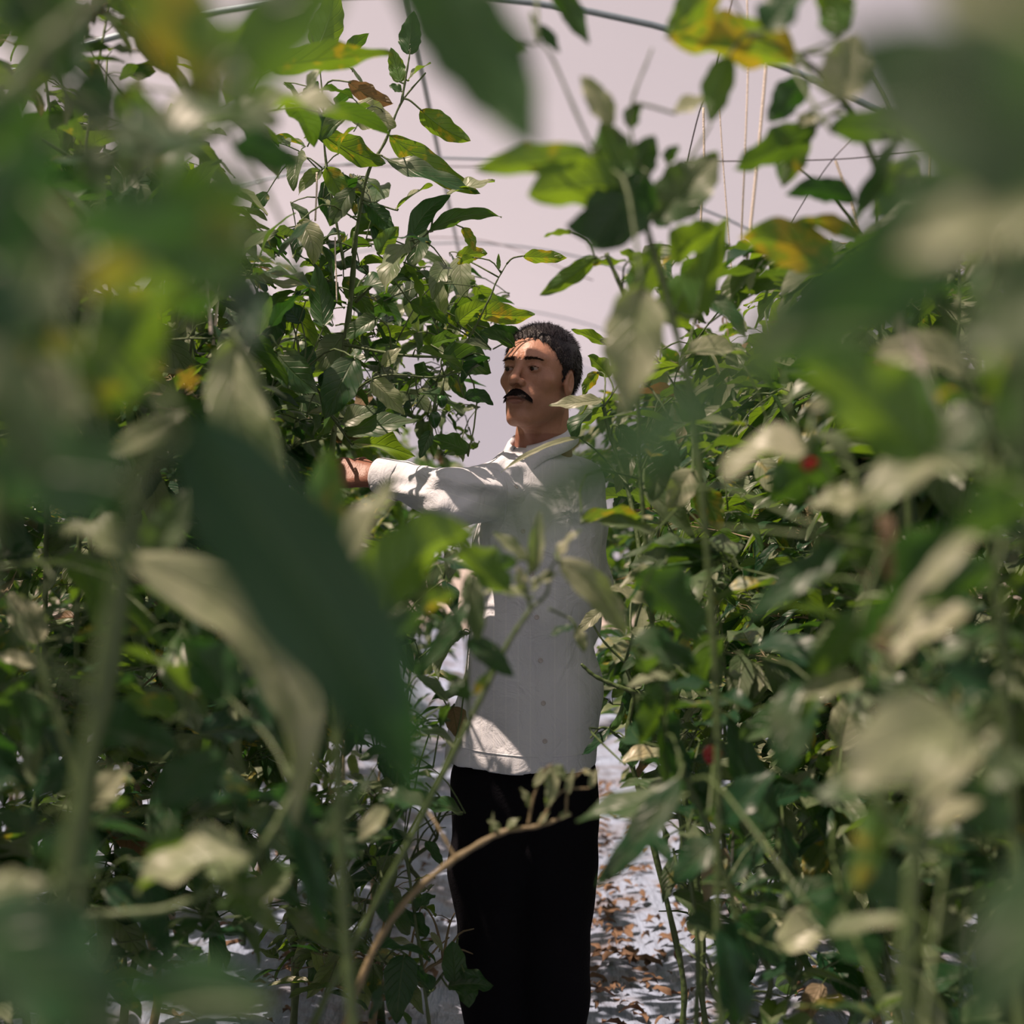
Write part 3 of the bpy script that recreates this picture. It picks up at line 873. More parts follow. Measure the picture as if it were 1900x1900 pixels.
def strip(cpts, w, name, mat, parent, off=0.002, n=60, cross=4):
    C_ = spline([(a, b, 0) for a, b in cpts], n)
    V = []; F = []; rows = 0
    for i, c in enumerate(C_):
        t = C_[min(i + 1, n - 1)] - C_[max(i - 1, 0)]; t = t / np.linalg.norm(t); s = np.array([-t[1], t[0]])
        row = []
        for j in range(cross + 1):
            q = c[:2] + s * w * (j / cross - 0.5)
            r = on_shirt(q[0], q[1], off if 0 < j < cross else 0.0002)
            if r is None: row = None; break
            row.append(r[0])
        if row is None: continue
        V += row; rows += 1
    for i in range(rows - 1):
        for j in range(cross):
            k = i * (cross + 1) + j
            F.append([k, k + 1, k + cross + 2, k + cross + 1])
    return mesh_obj(name, V, F, mat, parent, uv=np.stack([np.full(len(V), 0.0), np.zeros(len(V))], 1))
placket = strip([(948, 868), (965, 950), (985, 1050), (1000, 1180), (1008, 1300), (1012, 1414)], 27, 'placket', M_SHIRT, shirt, 0.0028)
for by in (905, 985, 1065, 1145, 1225, 1305, 1375):
    bx = np.interp(by, [868, 950, 1050, 1180, 1300, 1414], [948, 965, 985, 1000, 1008, 1012])
    r = on_shirt(bx, by, 0.0042)
    if r is None: continue
    c, n = r
    x_ = unit(np.cross((0, 0, 1.0), n)); y_ = np.cross(n, x_)
    V = []; F = []
    for k, (rr, dd) in enumerate(((0.0, -0.0005), (0.0035, -0.0002), (0.0050, 0.0008), (0.0054, 0.0), (0.0054, -0.002))):
        for i in range(14):
            a = 2 * PI * i / 14
            V.append(c + x_ * rr * math.cos(a) + y_ * rr * math.sin(a) + n * dd)
    for k in range(4):
        for i in range(14):
            i2 = (i + 1) % 14
            F.append([k * 14 + i, k * 14 + i2, (k + 1) * 14 + i2, (k + 1) * 14 + i])
    mesh_obj('button', V, F, M_BUTTON, shirt)
# armhole seam, hem stitch, yoke seam
strip([(900, 868), (925, 872), (938, 900), (940, 940), (930, 978), (905, 1000)], 4, 'sleeve_seam', M_SHIRT, shirt, 0.0022, 40, 2)
strip([(838, 1382), (900, 1396), (980, 1404), (1060, 1402), (1108, 1392)], 3, 'hem_seam', M_SHIRT, shirt, 0.0018, 60, 2)

# collar: stand and fall around the neck
YAW = math.radians(-40)
fwd = np.array([math.sin(YAW), -math.cos(YAW), 0]); rgt = np.array([math.cos(YAW), math.sin(YAW), 0])
NC = at(1004, 812, MY + 0.035)
V = []; F = []; NA = 64
for i in range(NA + 1):
    th = math.radians(14) + (2 * PI - math.radians(28)) * i / NA         # from the front opening round the back
    cf = math.cos(th)
    dirv = fwd * cf + rgt * math.sin(th)
    zt = NC[2] + 0.010 - 0.036 * cf
    r0 = 0.0600 + 0.0065 * cf
    tip = math.exp(-((min(th, 2 * PI - th) - math.radians(14)) / 0.33) ** 2)
    fall = 0.036 + 0.030 * tip
    ring = [(r0 + 0.001, -0.030), (r0, -0.012), (r0 + 0.0015, 0.000), (r0 + 0.006, 0.0035), (r0 + 0.0105, -0.001), (r0 + 0.018, -fall * 0.45), (r0 + 0.027 + 0.006 * tip, -fall)]
    for (rr, dz) in ring:
        V.append(np.array([NC[0], NC[1], 0]) + dirv * rr + np.array([0, 0, zt + dz]) + (rgt * math.sin(th) * 0 + fwd * 0))
nr = 7
for i in range(NA):
    for j in range(nr - 1):
        k = i * nr + j
        F.append([k, k + nr, k + nr + 1, k + 1])
col_o = mesh_obj('collar', V, F, M_SHIRT, shirt, uv=np.full((len(V), 2), 0.004))
sm = col_o.modifiers.new('cloth', 'SOLIDIFY'); sm.thickness = 0.0022; sm.offset = 0
# cuff
nW = unit(WR_R - EL_R); x_ = unit(np.cross(nW, (0, 0, 1.0))); y_ = np.cross(x_, nW)
V = []; F = []
for j, (u, r) in enumerate(((-0.052, 0.0415), (-0.050, 0.0432), (-0.02, 0.0410), (0.006, 0.0385), (0.010, 0.037), (0.008, 0.035))):
    for i in range(28):
        a = 2 * PI * i / 28
        rr = r + 0.0012 * math.sin(3 * a + 1)
        V.append(WR_R + [0.006, 0, 0.001] + nW * (u + 0.002) + (x_ * math.cos(a) + y_ * math.sin(a)) * rr)
for j in range(5):
    for i in range(28):
        i2 = (i + 1) % 28
        F.append([j * 28 + i, j * 28 + i2, (j + 1) * 28 + i2, (j + 1) * 28 + i])
mesh_obj('cuff', V, F, M_SHIRT, shirt, uv=np.full((len(V), 2), 0.004))

# trousers
def w_tr(X, Y, Z):
    p = [X, Y, Z]
    R = chain(p, (at(925, 1440, MY + .02), at(912, 1600, MY), at(912, 1760, MY), at(930, 1990, MY + .05)), (0.098, 0.088, 0.078, 0.068), 0.02)
    Lg = chain(p, (at(1022, 1440, MY + .03), at(1026, 1600, MY + .02), at(1024, 1760, MY + .02), at(1022, 1990, MY + .07)), (0.102, 0.095, 0.086, 0.076), 0.02)
    d = np.minimum(R, Lg)
    d = smin(R, Lg, 0.012)
    seat = ell(p, at(972, 1430, MY + .04), (0.150, 0.118, 0.16))
    d = smin(d, seat, 0.02)
    d = d + 0.0035 * np.sin(X * 40 + 3 * np.sin(Z * 8)) + 0.003 * np.sin(Z * 30 + X * 25)
    d = smax(d, Z - at(0, 1330, MY)[2], 0.01)
    d = smax(d, 0.075 - Z, 0.004)
    return d
VT, FT = surface_nets(w_tr, (-0.20, 3.02, 0.05), (0.26, 3.50, 0.88), 0.0065)
mesh_obj('trousers', VT, FT, M_TROUSER, person)
# creases down the trouser fronts are in the cloth; shoes
for nm_c in (AN_R, AN_L):
    c = np.array([nm_c[0], nm_c[1], 0.0])
    def w_shoe(X, Y, Z, c=c):
        p = [X, Y, Z]
        d = ell(p, c + [-0.01, -0.10, 0.040], (0.048, 0.115, 0.042))
        d = smin(d, ell(p, c + [0, 0.01, 0.055], (0.042, 0.055, 0.058)), 0.03)
        return np.maximum(d, 0.004 - Z)
    Vx, Fx = surface_nets(w_shoe, c + [-0.08, -0.26, -0.005], c + [0.08, 0.1, 0.13], 0.006)
    mesh_obj('shoe', Vx, Fx, M_SHOE, person)

# ------------------------------------------------------------------ leaves
SUNV = np.array(SUN_TO)
SUNPTS = [(HC, 0.10), (HC - [0, 0.05, 0.05], 0.10), (SH_R, 0.10), (EL_R, 0.10), (WR_R, 0.07), ((EL_R + WR_R) / 2, 0.09), (SH_L, 0.08), (NB, 0.09), ((SH_R + EL_R) / 2, 0.10)]
SUN_ARR = None
def sun_block(p):
    """true where a leaf would stand between the sun and something the photo shows sunlit"""
    global SUN_ARR
    if SUN_ARR is None: SUN_ARR = (np.array([q[0] for q in SUNPTS]), np.array([q[1] for q in SUNPTS]))
    v = np.asarray(p) - SUN_ARR[0]
    t = v @ SUNV
    d = np.linalg.norm(v - t[:, None] * SUNV, axis=1)
    return bool(((t > 0.03) & (d < SUN_ARR[1])).any())
def own_space(p):
    return abs(p[0] - 0.04) < 0.20 and abs(p[1] - MY) < 0.20
CAMP = np.array([0, 0, CAMZ])
def leaf_batch(P, A, Nn, L, W, bow, sbow, fold, tone, nl=7, nw=4, twist=None, ruffle=None, seed=0):
    """Leaves as a numpy batch: base P, unit axis A, unit top normal Nn, length, width, lengthwise bow, sideways bow, V fold."""
    n = len(P)
    r = np.random.default_rng(seed)
    P, A, Nn = (np.asarray(v, float) for v in (P, A, Nn))
    Nn = unit(Nn - A * (Nn * A).sum(1)[:, None])
    B = np.cross(Nn, A)
    twist = np.zeros(n) if twist is None else np.asarray(twist, float)
    ruffle = np.full(n, 0.05) if ruffle is None else np.asarray(ruffle, float)
    t = np.linspace(0, 1, nl + 1); s = np.linspace(-1, 1, nw + 1)
    prof_ = (t ** 0.62) * ((1 - t) ** 0.80) * (1 - 0.25 * t)
    prof_ = prof_ / prof_.max()
    prof_[0] = 0.03; prof_[-1] = 0.0
    L_, W_, bw, sb, fo = (np.asarray(v, float)[:, None] for v in (L, W, bow, sbow, fold))
    T4 = 4 * t * (1 - t)
    asym = t[None, :]
    zoff = bw * L_ * T4; yoff = sb * L_ * T4
    C = P[:, None, :] + A[:, None, :] * (L_ * t)[:, :, None] + Nn[:, None, :] * zoff[:, :, None] + B[:, None, :] * yoff[:, :, None]
    dz = bw * 4 * (1 - 2 * t); dy = sb * 4 * (1 - 2 * t)
    Tn = unit(A[:, None, :] + Nn[:, None, :] * dz[:, :, None] + B[:, None, :] * dy[:, :, None])
    nn = unit(Nn[:, None, :] - Tn * (Nn[:, None, :] * Tn).sum(2)[:, :, None])
    bb = np.cross(nn, Tn)
    tw = twist[:, None] * (t - 0.3)
    ct, st = np.cos(tw)[:, :, None], np.sin(tw)[:, :, None]
    nn, bb = nn * ct + bb * st, bb * ct - nn * st
    hw = (W_ / 2) * prof_[None, :]
    ph1 = r.uniform(0, 6.28, (n, 1, 1)); ph2 = r.uniform(0, 6.28, (n, 1, 1)); fr = r.uniform(9, 15, (n, 1, 1))
    S = s[None, None, :]
    tt = t[None, :, None]
    lat = hw[:, :, None] * S * np.cos(fo)[:, :, None]
    up = hw[:, :, None] * (np.abs(S) * np.sin(fo)[:, :, None] - 0.25 * S * S * np.sin(fo)[:, :, None])
    rf = ruffle[:, None, None] * W_[:, :, None] * S * S * np.where(S > 0, np.sin(fr * tt + ph1), np.sin(fr * tt + ph2))
    lat = lat * (1 + 0.05 * np.sin(fr * 2.3 * tt + ph2) * S)
    V = C[:, :, None, :] + bb[:, :, None, :] * lat[..., None] + nn[:, :, None, :] * (up + rf)[..., None]
    V = V.reshape(-1, 3)
    k = (nl + 1) * (nw + 1)
    i, j = np.meshgrid(np.arange(nl), np.arange(nw), indexing='ij')
    a = (i * (nw + 1) + j).ravel()
    f = np.stack([a, a + 1, a + nw + 2, a + nw + 1], 1)
    F = (f[None] + (np.arange(n) * k)[:, None, None]).reshape(-1, 4)
    # faces point along nn
    uv = np.stack(np.broadcast_arrays((S + 1) / 2 + 0 * tt, tt + 0 * S), -1)
    uv = np.broadcast_to(uv, (n, nl + 1, nw + 1, 2)).reshape(-1, 2)
    tone = np.asarray(tone, float)
    col = np.repeat(np.concatenate([tone, np.ones((n, 1))], 1), k, 0)
    return V, F, uv, col
# check the winding once: top side normal must be along Nn
_V, _F, _, _ = leaf_batch([(0, 0, 0)], [(1, 0, 0)], [(0, 0, 1)], [1], [0.5], [0], [0], [0], [(0, 0, 0)], 2, 2)
_q = _V[_F[4 % len(_F)]] if False else _V[_F[1]]
_nz = np.cross(_q[1] - _q[0], _q[3] - _q[0])[2]
FLIP = _nz < 0

KIND = {  # shade, yellowing, dryness; the pale kind has sunlit cream put into its colour
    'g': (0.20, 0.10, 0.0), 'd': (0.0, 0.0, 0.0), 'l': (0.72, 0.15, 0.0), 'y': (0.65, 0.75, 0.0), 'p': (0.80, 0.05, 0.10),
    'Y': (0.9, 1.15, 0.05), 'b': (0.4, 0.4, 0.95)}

def rd(d):
    return float(np.interp(d, [0, 0.62, 0.8, 1.0, 1.3, 1.55, 2.0, 9.0], [0, 0.62, 0.92, 1.25, 1.55, 1.72, 2.08, 9.0]))

def hero_leaf(parent, spec, stem_pts, petioles):
    """spec: base px, base py, tip px, tip py, visible width px, distance, tip distance offset, facing (1 top to the lens, -1 underside), kind[, side bow, bow, fold]"""
    bx, by, tx, ty, w, d, dd, face, kind = spec[:9]
    d = rd(d)
    sb = spec[9] if len(spec) > 9 else 0.0
    bow = spec[10] if len(spec) > 10 else 0.07
    fold = spec[11] if len(spec) > 11 else 0.35
    B = at(bx, by, d); T = at(tx, ty, d + dd)
    L = np.linalg.norm(T - B); A = (T - B) / L
    c = unit(np.array([0, 0, CAMZ]) - (B + T) / 2)
    up = np.array([0.05, 0.0, 1.0])
    n = c * face + up * max(0.12, 1 - abs(face))
    n = n - A * n.dot(A)
    n = n / np.linalg.norm(n)
    vis = max(abs(n.dot(c)), 0.42)
    W = min(w / FPX * d / vis / max(math.cos(fold), 0.6), L * 0.75)
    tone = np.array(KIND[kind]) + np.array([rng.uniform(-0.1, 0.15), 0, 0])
    # side bow is measured towards the right of the picture
    Bv = np.cross(n, A)
    sgn = 1.0 if Bv[0] > 0 or (abs(Bv[0]) < 0.2 and Bv[2] < 0) else -1.0
    V, F, uv, col = leaf_batch([B], [A], [n], [L], [W], [bow], [sb * sgn], [fold], [tone], 22, 10,
                               twist=[rng.uniform(-0.5, 0.5)], ruffle=[0.085], seed=int(abs(bx * 7 + by * 13)) + 1)
    if FLIP: F = F[:, ::-1].copy()
    mesh_obj('leaf', V, F, M_LEAF, parent, uv=uv, col=col)
    # petiole to the nearest stem point
    k = np.argmin(np.linalg.norm(stem_pts - B, axis=1))
    S = stem_pts[k]
    gap = np.linalg.norm(S - B)
    if gap > 0.004:
        mid = (S + B) / 2 + np.array([0, 0, 1]) * gap * 0.10 - A * gap * 0.12
        r = 0.0011 + 0.0055 * min(L, 0.16) 
        petioles.append(tube(spline([S, mid, B, B + A * L * 0.05], 9), np.linspace(r * 1.25, r, 9), 6))

def fill_leaves(parent, fills, stem_pts, petioles, seed):
    r = np.random.default_rng(seed)
    for poly, n, d0, d1, size, tb in fills:
        xs_ = [q[0] for q in poly]; ys_ = [q[1] for q in poly]
        B = []
        while len(B) < n:
            x, y = r.uniform(min(xs_), max(xs_)), r.uniform(min(ys_), max(ys_))
            if in_poly(x, y, poly): B.append(at(x, y, r.uniform(d0, d1)))
        B = np.array(B)
        az = r.uniform(0, 6.28, n)
        dr = r.uniform(-1.1, 0.3, n)
        A = unit(np.stack([np.cos(az), 0.7 * np.sin(az), np.tan(dr)], 1))
        L = r.uniform(0.07, 0.145, n) * size
        keep = np.array([not (sun_block(b_) or own_space(b_)) for b_ in B])
        B = B - A * (L * 0.5)[:, None]
        Nn = np.stack([r.normal(0, .45, n), r.normal(-0.15, .45, n), np.ones(n)], 1)
        B, A, L, Nn = B[keep], A[keep], L[keep], Nn[keep]; n = len(B)
        tone = np.stack([np.clip(tb + r.normal(0, .25, n), 0, 1), np.where(r.random(n) < .15, r.uniform(.4, .9, n), .05), np.zeros(n)], 1)
        V, F, uv, col = leaf_batch(B, A, Nn, L, L * r.uniform(.36, .54, n), r.uniform(0, .14, n), r.normal(0, .04, n), r.uniform(.1, .7, n), tone, 12, 6,
                                   twist=r.normal(0, .6, n), ruffle=r.uniform(.03, .13, n), seed=seed)
        if FLIP: F = F[:, ::-1].copy()
        mesh_obj('foliage', V, F, M_LEAF, parent, uv=uv, col=col)
        nodes_ = [q for q in stem_pts]
        dist = np.array([np.linalg.norm(stem_pts - b_, axis=1).min() for b_ in B])
        for i_ in np.argsort(dist):
            b_, a_ = B[i_], A[i_]
            NA_ = np.array(nodes_)
            S = NA_[np.argmin(np.linalg.norm(NA_ - b_, axis=1))]
            nodes_.append(b_ - a_ * 0.004); nodes_.append((S + b_) / 2)
            petioles.append(tube(spline([S, (S + b_) / 2 + [0, 0, 0.12 * np.linalg.norm(S - b_)], b_, b_ + a_ * 0.01], 7), np.linspace(0.0018, 0.0010, 7), 4))

def hero_plant(name, label, stems, leaves, cat='plant', group=None, extra=None, stem_mat=None, fill=None):
    """stems: list of (radius start, radius end, [(px, py, d) ...]); the first one is carried down to the ground."""
    pr = []
    allp = []
    for i, (r0, r1, pts) in enumerate(stems):
        P = [at(q[0], q[1], rd(q[2])) for q in pts]
        if i == 0:
            g = P[0].copy()
            out = np.sign(g[0]) * 0.04 if abs(g[0]) > 0.02 else 0.0
            base = np.array([g[0] + out, g[1] + 0.01, 0.0])
            root = base
            P = [base, base + (g - base) * 0.35 + [0.01, 0, 0], base + (g - base) * 0.7 + [-0.008, 0, 0]] + P
        sp = spline(P, 12 * len(P))
        allp.append(sp)
        wob = 1 + 0.12 * np.sin(np.arange(len(sp)) * 0.9)
        pr.append(tube(sp, np.linspace(r0, r1, len(sp)) * wob, 8))
    o = empty(name, tuple(root))
    tag(o, label, cat, group)
    stem_pts = np.vstack(allp)
    pet = []
    for s in leaves:
        hero_leaf(o, s, stem_pts, pet)
    if fill: fill_leaves(o, fill, stem_pts, pet, len(label))
    V, F = join(pr + pet)
    mesh_obj('stem', V, F, stem_mat or M_STEM, o)
    if extra: extra(o)
    return o

def pepper_fruit(parent, top, L, r, mat=None, name='pepper', lean=(0, 0)):
    V = []; F = []; nu, nv = 16, 12
    for j in range(nv + 1):
        t = j / nv
        rr = r * (math.sin(PI * min(1, t * 0.97 + 0.03)) ** 0.55) * (1.0 - 0.35 * t)
        for i in range(nu):
            a = 2 * PI * i / nu
            k = rr * (1 + 0.10 * math.cos(3 * a) * (1 - t * 0.5))
            V.append((top[0] + k * math.cos(a) + lean[0] * t * L, top[1] + k * math.sin(a) + lean[1] * t * L, top[2] - 0.012 - L * t))
    for j in range(nv):
        for i in range(nu):
            i2 = (i + 1) % nu
            F.append([j * nu + i, (j + 1) * nu + i, (j + 1) * nu + i2, j * nu + i2])
    p = mesh_obj(name, V, F, mat or M_PEPPER, parent)
    Vt, Ft = tube([(top[0] + 0.004, top[1], top[2] + 0.022), (top[0] + 0.001, top[1], top[2] + 0.005), (top[0], top[1], top[2] - 0.014)], [0.0022, 0.003, 0.0055], 7)
    mesh_obj('fruit_stalk', Vt, Ft, M_STEM, p)
    return p

def flower(parent, c, r, toward, mat, n=5):
    z = unit(toward); x = unit(np.cross((0, 0, 1.0), z)); y = np.cross(z, x)
    V = []; F = []
    for k in range(n):
        a = 2 * PI * k / n
        d = x * math.cos(a) + y * math.sin(a); s = np.cross(z, d)
        b = len(V)
        V += [c, c + d * r * 0.5 + s * r * 0.28 + z * r * 0.1, c + d * r + z * r * 0.35, c + d * r * 0.5 - s * r * 0.28 + z * r * 0.1]
        F.append([b, b + 1, b + 2, b + 3])
    Vc, Fc = uvsphere(c + z * r * 0.12, r * 0.18, 8, 6)
    V, F = join([(np.array(V), F), (Vc, Fc)])
    return mesh_obj('flower', V, F, mat, parent)

# ------------------------------------------------------------------ plants of the rows
def row_plant(x, y, h, seed, label, group, n_leaf=210, spread=0.30, zlow=0.35, cull=None, size=1.0, lod=(6, 4), lean=0.0, pepper=2, tonebase=0.25, density_top=1.0, name='pepper_plant'):
    r = np.random.default_rng(seed)
    base = np.array([x, y, fl_h(x, y) - 0.012])
    o = empty(name, tuple(base))
    tag(o, label, 'plant', group)
    tubes = []; nodes = []
    nm = int(r.integers(2, 4))
    fork = 0.22 + r.uniform(0, 0.1)
    trunk = spline([base, base + [r.normal() * 0.015, r.normal() * 0.015, fork * 0.5], base + [r.normal() * 0.02, r.normal() * 0.02, fork]], 6)
    tubes.append(tube(trunk, np.linspace(0.0115, 0.0085, 6), 7))
    fk = trunk[-1]
    a0 = r.uniform(0, 6.28)
    for m in range(nm):
        a = a0 + m * 2 * PI / nm + r.normal() * 0.3
        hh = h * r.uniform(0.86, 1.0)
        pts = [fk]
        rad = 0.06 + 0.05 * r.random()
        for q in range(1, 7):
            t = q / 6
            pts.append(np.array([base[0] + math.cos(a) * rad * (0.6 + t) + r.normal() * 0.022 + lean * t, base[1] + math.sin(a) * rad * (0.6 + t) + r.normal() * 0.022, fork + (hh - fork) * t]))
        sp = spline(pts, 26)
        tubes.append(tube(sp, np.linspace(0.0075, 0.0022, 26), 6))
        for q in range(2, 26): nodes.append((sp[q], 1))
        for q in range(9):
            k = int(r.integers(3, 24)); S = sp[k]
            if S[2] < zlow: continue
            aa = r.uniform(0, 6.28); ln = r.uniform(0.10, spread) * (1.0 if S[2] < h - 0.35 else 0.6)
            E = S + np.array([math.cos(aa) * ln, math.sin(aa) * ln, r.uniform(-0.02, 0.14)])
            Mid = (S + E) / 2 + [0, 0, 0.02]
            b = spline([S, Mid, E], 7)
            tubes.append(tube(b, np.linspace(0.0035, 0.0014, 7), 5))
            for z in range(2, 7): nodes.append((b[z], 2))
            nodes.append((b[6], 2)); nodes.append((b[6], 2))
    NP = np.array([q[0] for q in nodes]); wt = np.array([1.0 if q[1] == 1 else 1.3 for q in nodes])
    wt *= np.clip((NP[:, 2] - zlow * 0.5) / 0.5, 0.04, 1)
    wt *= np.where(NP[:, 2] > h - 0.3, density_top, 1)
    wt /= wt.sum()
    pick = r.choice(len(NP), n_leaf, p=wt)
    S = NP[pick]
    az = np.arctan2(S[:, 1] - base[1], S[:, 0] - base[0]) + r.normal(0, 1.1, n_leaf)
    plen = r.uniform(0.025, 0.075, n_leaf)
    pd = np.stack([np.cos(az), np.sin(az), r.uniform(-0.1, 0.8, n_leaf)], 1)
    Bp = S + unit(pd) * plen[:, None]
    dr = r.uniform(-1.15, 0.15, n_leaf); dr[r.random(n_leaf) < 0.15] += 0.9
    A = unit(np.stack([np.cos(az + r.normal(0, 0.3, n_leaf)), np.sin(az + r.normal(0, 0.3, n_leaf)), np.tan(np.clip(dr, -1.25, 0.9))], 1))
    Nn = np.stack([r.normal(0, 0.40, n_leaf), r.normal(0, 0.40, n_leaf), np.ones(n_leaf)], 1)
    L = r.uniform(0.075, 0.155, n_leaf) * size
    young = S[:, 2] > h - 0.25
    L = np.where(young, L * 0.72, L)
    small = r.random(n_leaf) < 0.15
    L = np.where(small, L * 0.5, L)
    W = L * r.uniform(0.36, 0.52, n_leaf)
    if cull is not None:
        C = Bp + A * (L / 2)[:, None]
        T_ = Bp + A * L[:, None]
        keep = np.array([not (cull(c_) or cull(t_) or cull(b_) or sun_block(c_)) for c_, t_, b_ in zip(C, T_, Bp)], bool)
    else:
        keep = np.ones(n_leaf, bool)
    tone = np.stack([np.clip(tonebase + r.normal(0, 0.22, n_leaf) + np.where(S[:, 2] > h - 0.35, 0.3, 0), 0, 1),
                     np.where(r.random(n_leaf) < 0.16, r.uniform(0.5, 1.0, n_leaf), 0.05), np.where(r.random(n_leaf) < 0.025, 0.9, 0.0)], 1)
    k = keep
    V, F, uv, col = leaf_batch(Bp[k], A[k], Nn[k], L[k], W[k], r.uniform(0.0, 0.13, n_leaf)[k], r.normal(0, 0.03, n_leaf)[k], r.uniform(0.1, 0.75, n_leaf)[k],
                               tone[k], lod[0], lod[1], twist=r.normal(0, 0.5, n_leaf)[k], ruffle=r.uniform(0.03, 0.13, n_leaf)[k], seed=seed)
    if FLIP: F = F[:, ::-1].copy()
    mesh_obj('foliage', V, F, M_LEAF, o, uv=uv, col=col)
    # petioles as slim three sided sticks
    for s_, b_, a_ in zip(S[k], Bp[k], A[k]):
        tubes.append(tube([s_, (s_ + b_) / 2 + [0, 0, 0.006], b_ + a_ * 0.006], [0.0013, 0.0011, 0.0009], 3, cap=False))
    V, F = join(tubes)
    mesh_obj('stem', V, F, M_STEM if seed % 3 else M_BRANCH, o)
    for q in range(pepper):
        i = int(r.integers(0, len(NP)))
        if NP[i][2] > 0.6 and NP[i][2] < h - 0.4 and not (cull and cull(NP[i])):
            pepper_fruit(o, NP[i] - [0, 0, 0.02], r.uniform(0.05, 0.08), r.uniform(0.018, 0.026))
    return o
ords = ['first', 'second', 'third', 'fourth', 'fifth', 'sixth', 'seventh', 'eighth', 'ninth', 'tenth', 'eleventh', 'twelfth', 'thirteenth', 'fourteenth']

def px_of(p):
    d = max(p[1], 0.05)
    return 950 + p[0] / d * FPX, 950 - (p[2] - CAMZ) / d * FPX, d

def in_poly(x, y, poly):
    c = False; j = len(poly) - 1
    for i in range(len(poly)):
        if (poly[i][1] > y) != (poly[j][1] > y) and x < (poly[j][0] - poly[i][0]) * (y - poly[i][1]) / (poly[j][1] - poly[i][1]) + poly[i][0]:
            c = not c
        j = i
    return c
SKY = [(560, -400), (720, 0), (700, 180), (905, 190), (960, 360), (960, 400), (900, 470), (930, 520), (1000, 570), (1100, 590), (1160, 480), (1250, 400), (1380, 440),
       (1480, 460), (1640, 440), (1700, 260), (1560, -20), (1500, -400)]
MAN = [(905, 560), (1110, 560), (1100, 760), (1120, 880), (1140, 1420), (1120, 1560), (1120, 1950), (840, 1950), (835, 1500), (800, 1420), (800, 1050), (660, 960), (600, 850), (720, 830), (880, 850), (890, 800)]
AISLE = [(1100, 1560), (1230, 1600), (1300, 1950), (1090, 1950)]
AISLE_L = [(760, 1480), (860, 1480), (860, 1950), (730, 1950)]
WIN = [(850, 760), (940, 760), (940, 870), (820, 850)]
def cull_view(p):
    """keep the walkway, the view of the man and the open film as free of leaves as the grower keeps them"""
    if p[1] < 0.05: return False
    x, y, d = px_of(p)
    if abs(p[0]) < 0.10 and p[2] < 0.4: return True
    if abs(p[0] - 0.04) < 0.20 and abs(p[1] - MY) < 0.20: return True            # the man's own space
    if d < 3.40 and in_poly(x, y, MAN): return True
    if d < 3.0 and 620 < x < 1120 and 380 < y < 1000: return True
    if d < 3.0 and 800 < x < 1110 and 380 < y < 1950: return True
    if d > 3.2 and in_poly(x, y, AISLE): return True
    if d > 3.4 and in_poly(x, y, AISLE_L): return True
    if d < 2.6 and 1140 < x < 1300 and 1500 < y < 1950: return True
    if in_poly(x, y, SKY): return True
    if d < 6 and in_poly(x, y, WIN): return d < 3.7 or math.sin(p[0] * 913 + p[2] * 477) > -0.3
    return d < 0.9 and abs(x - 950) < 700 and abs(y - 950) < 900
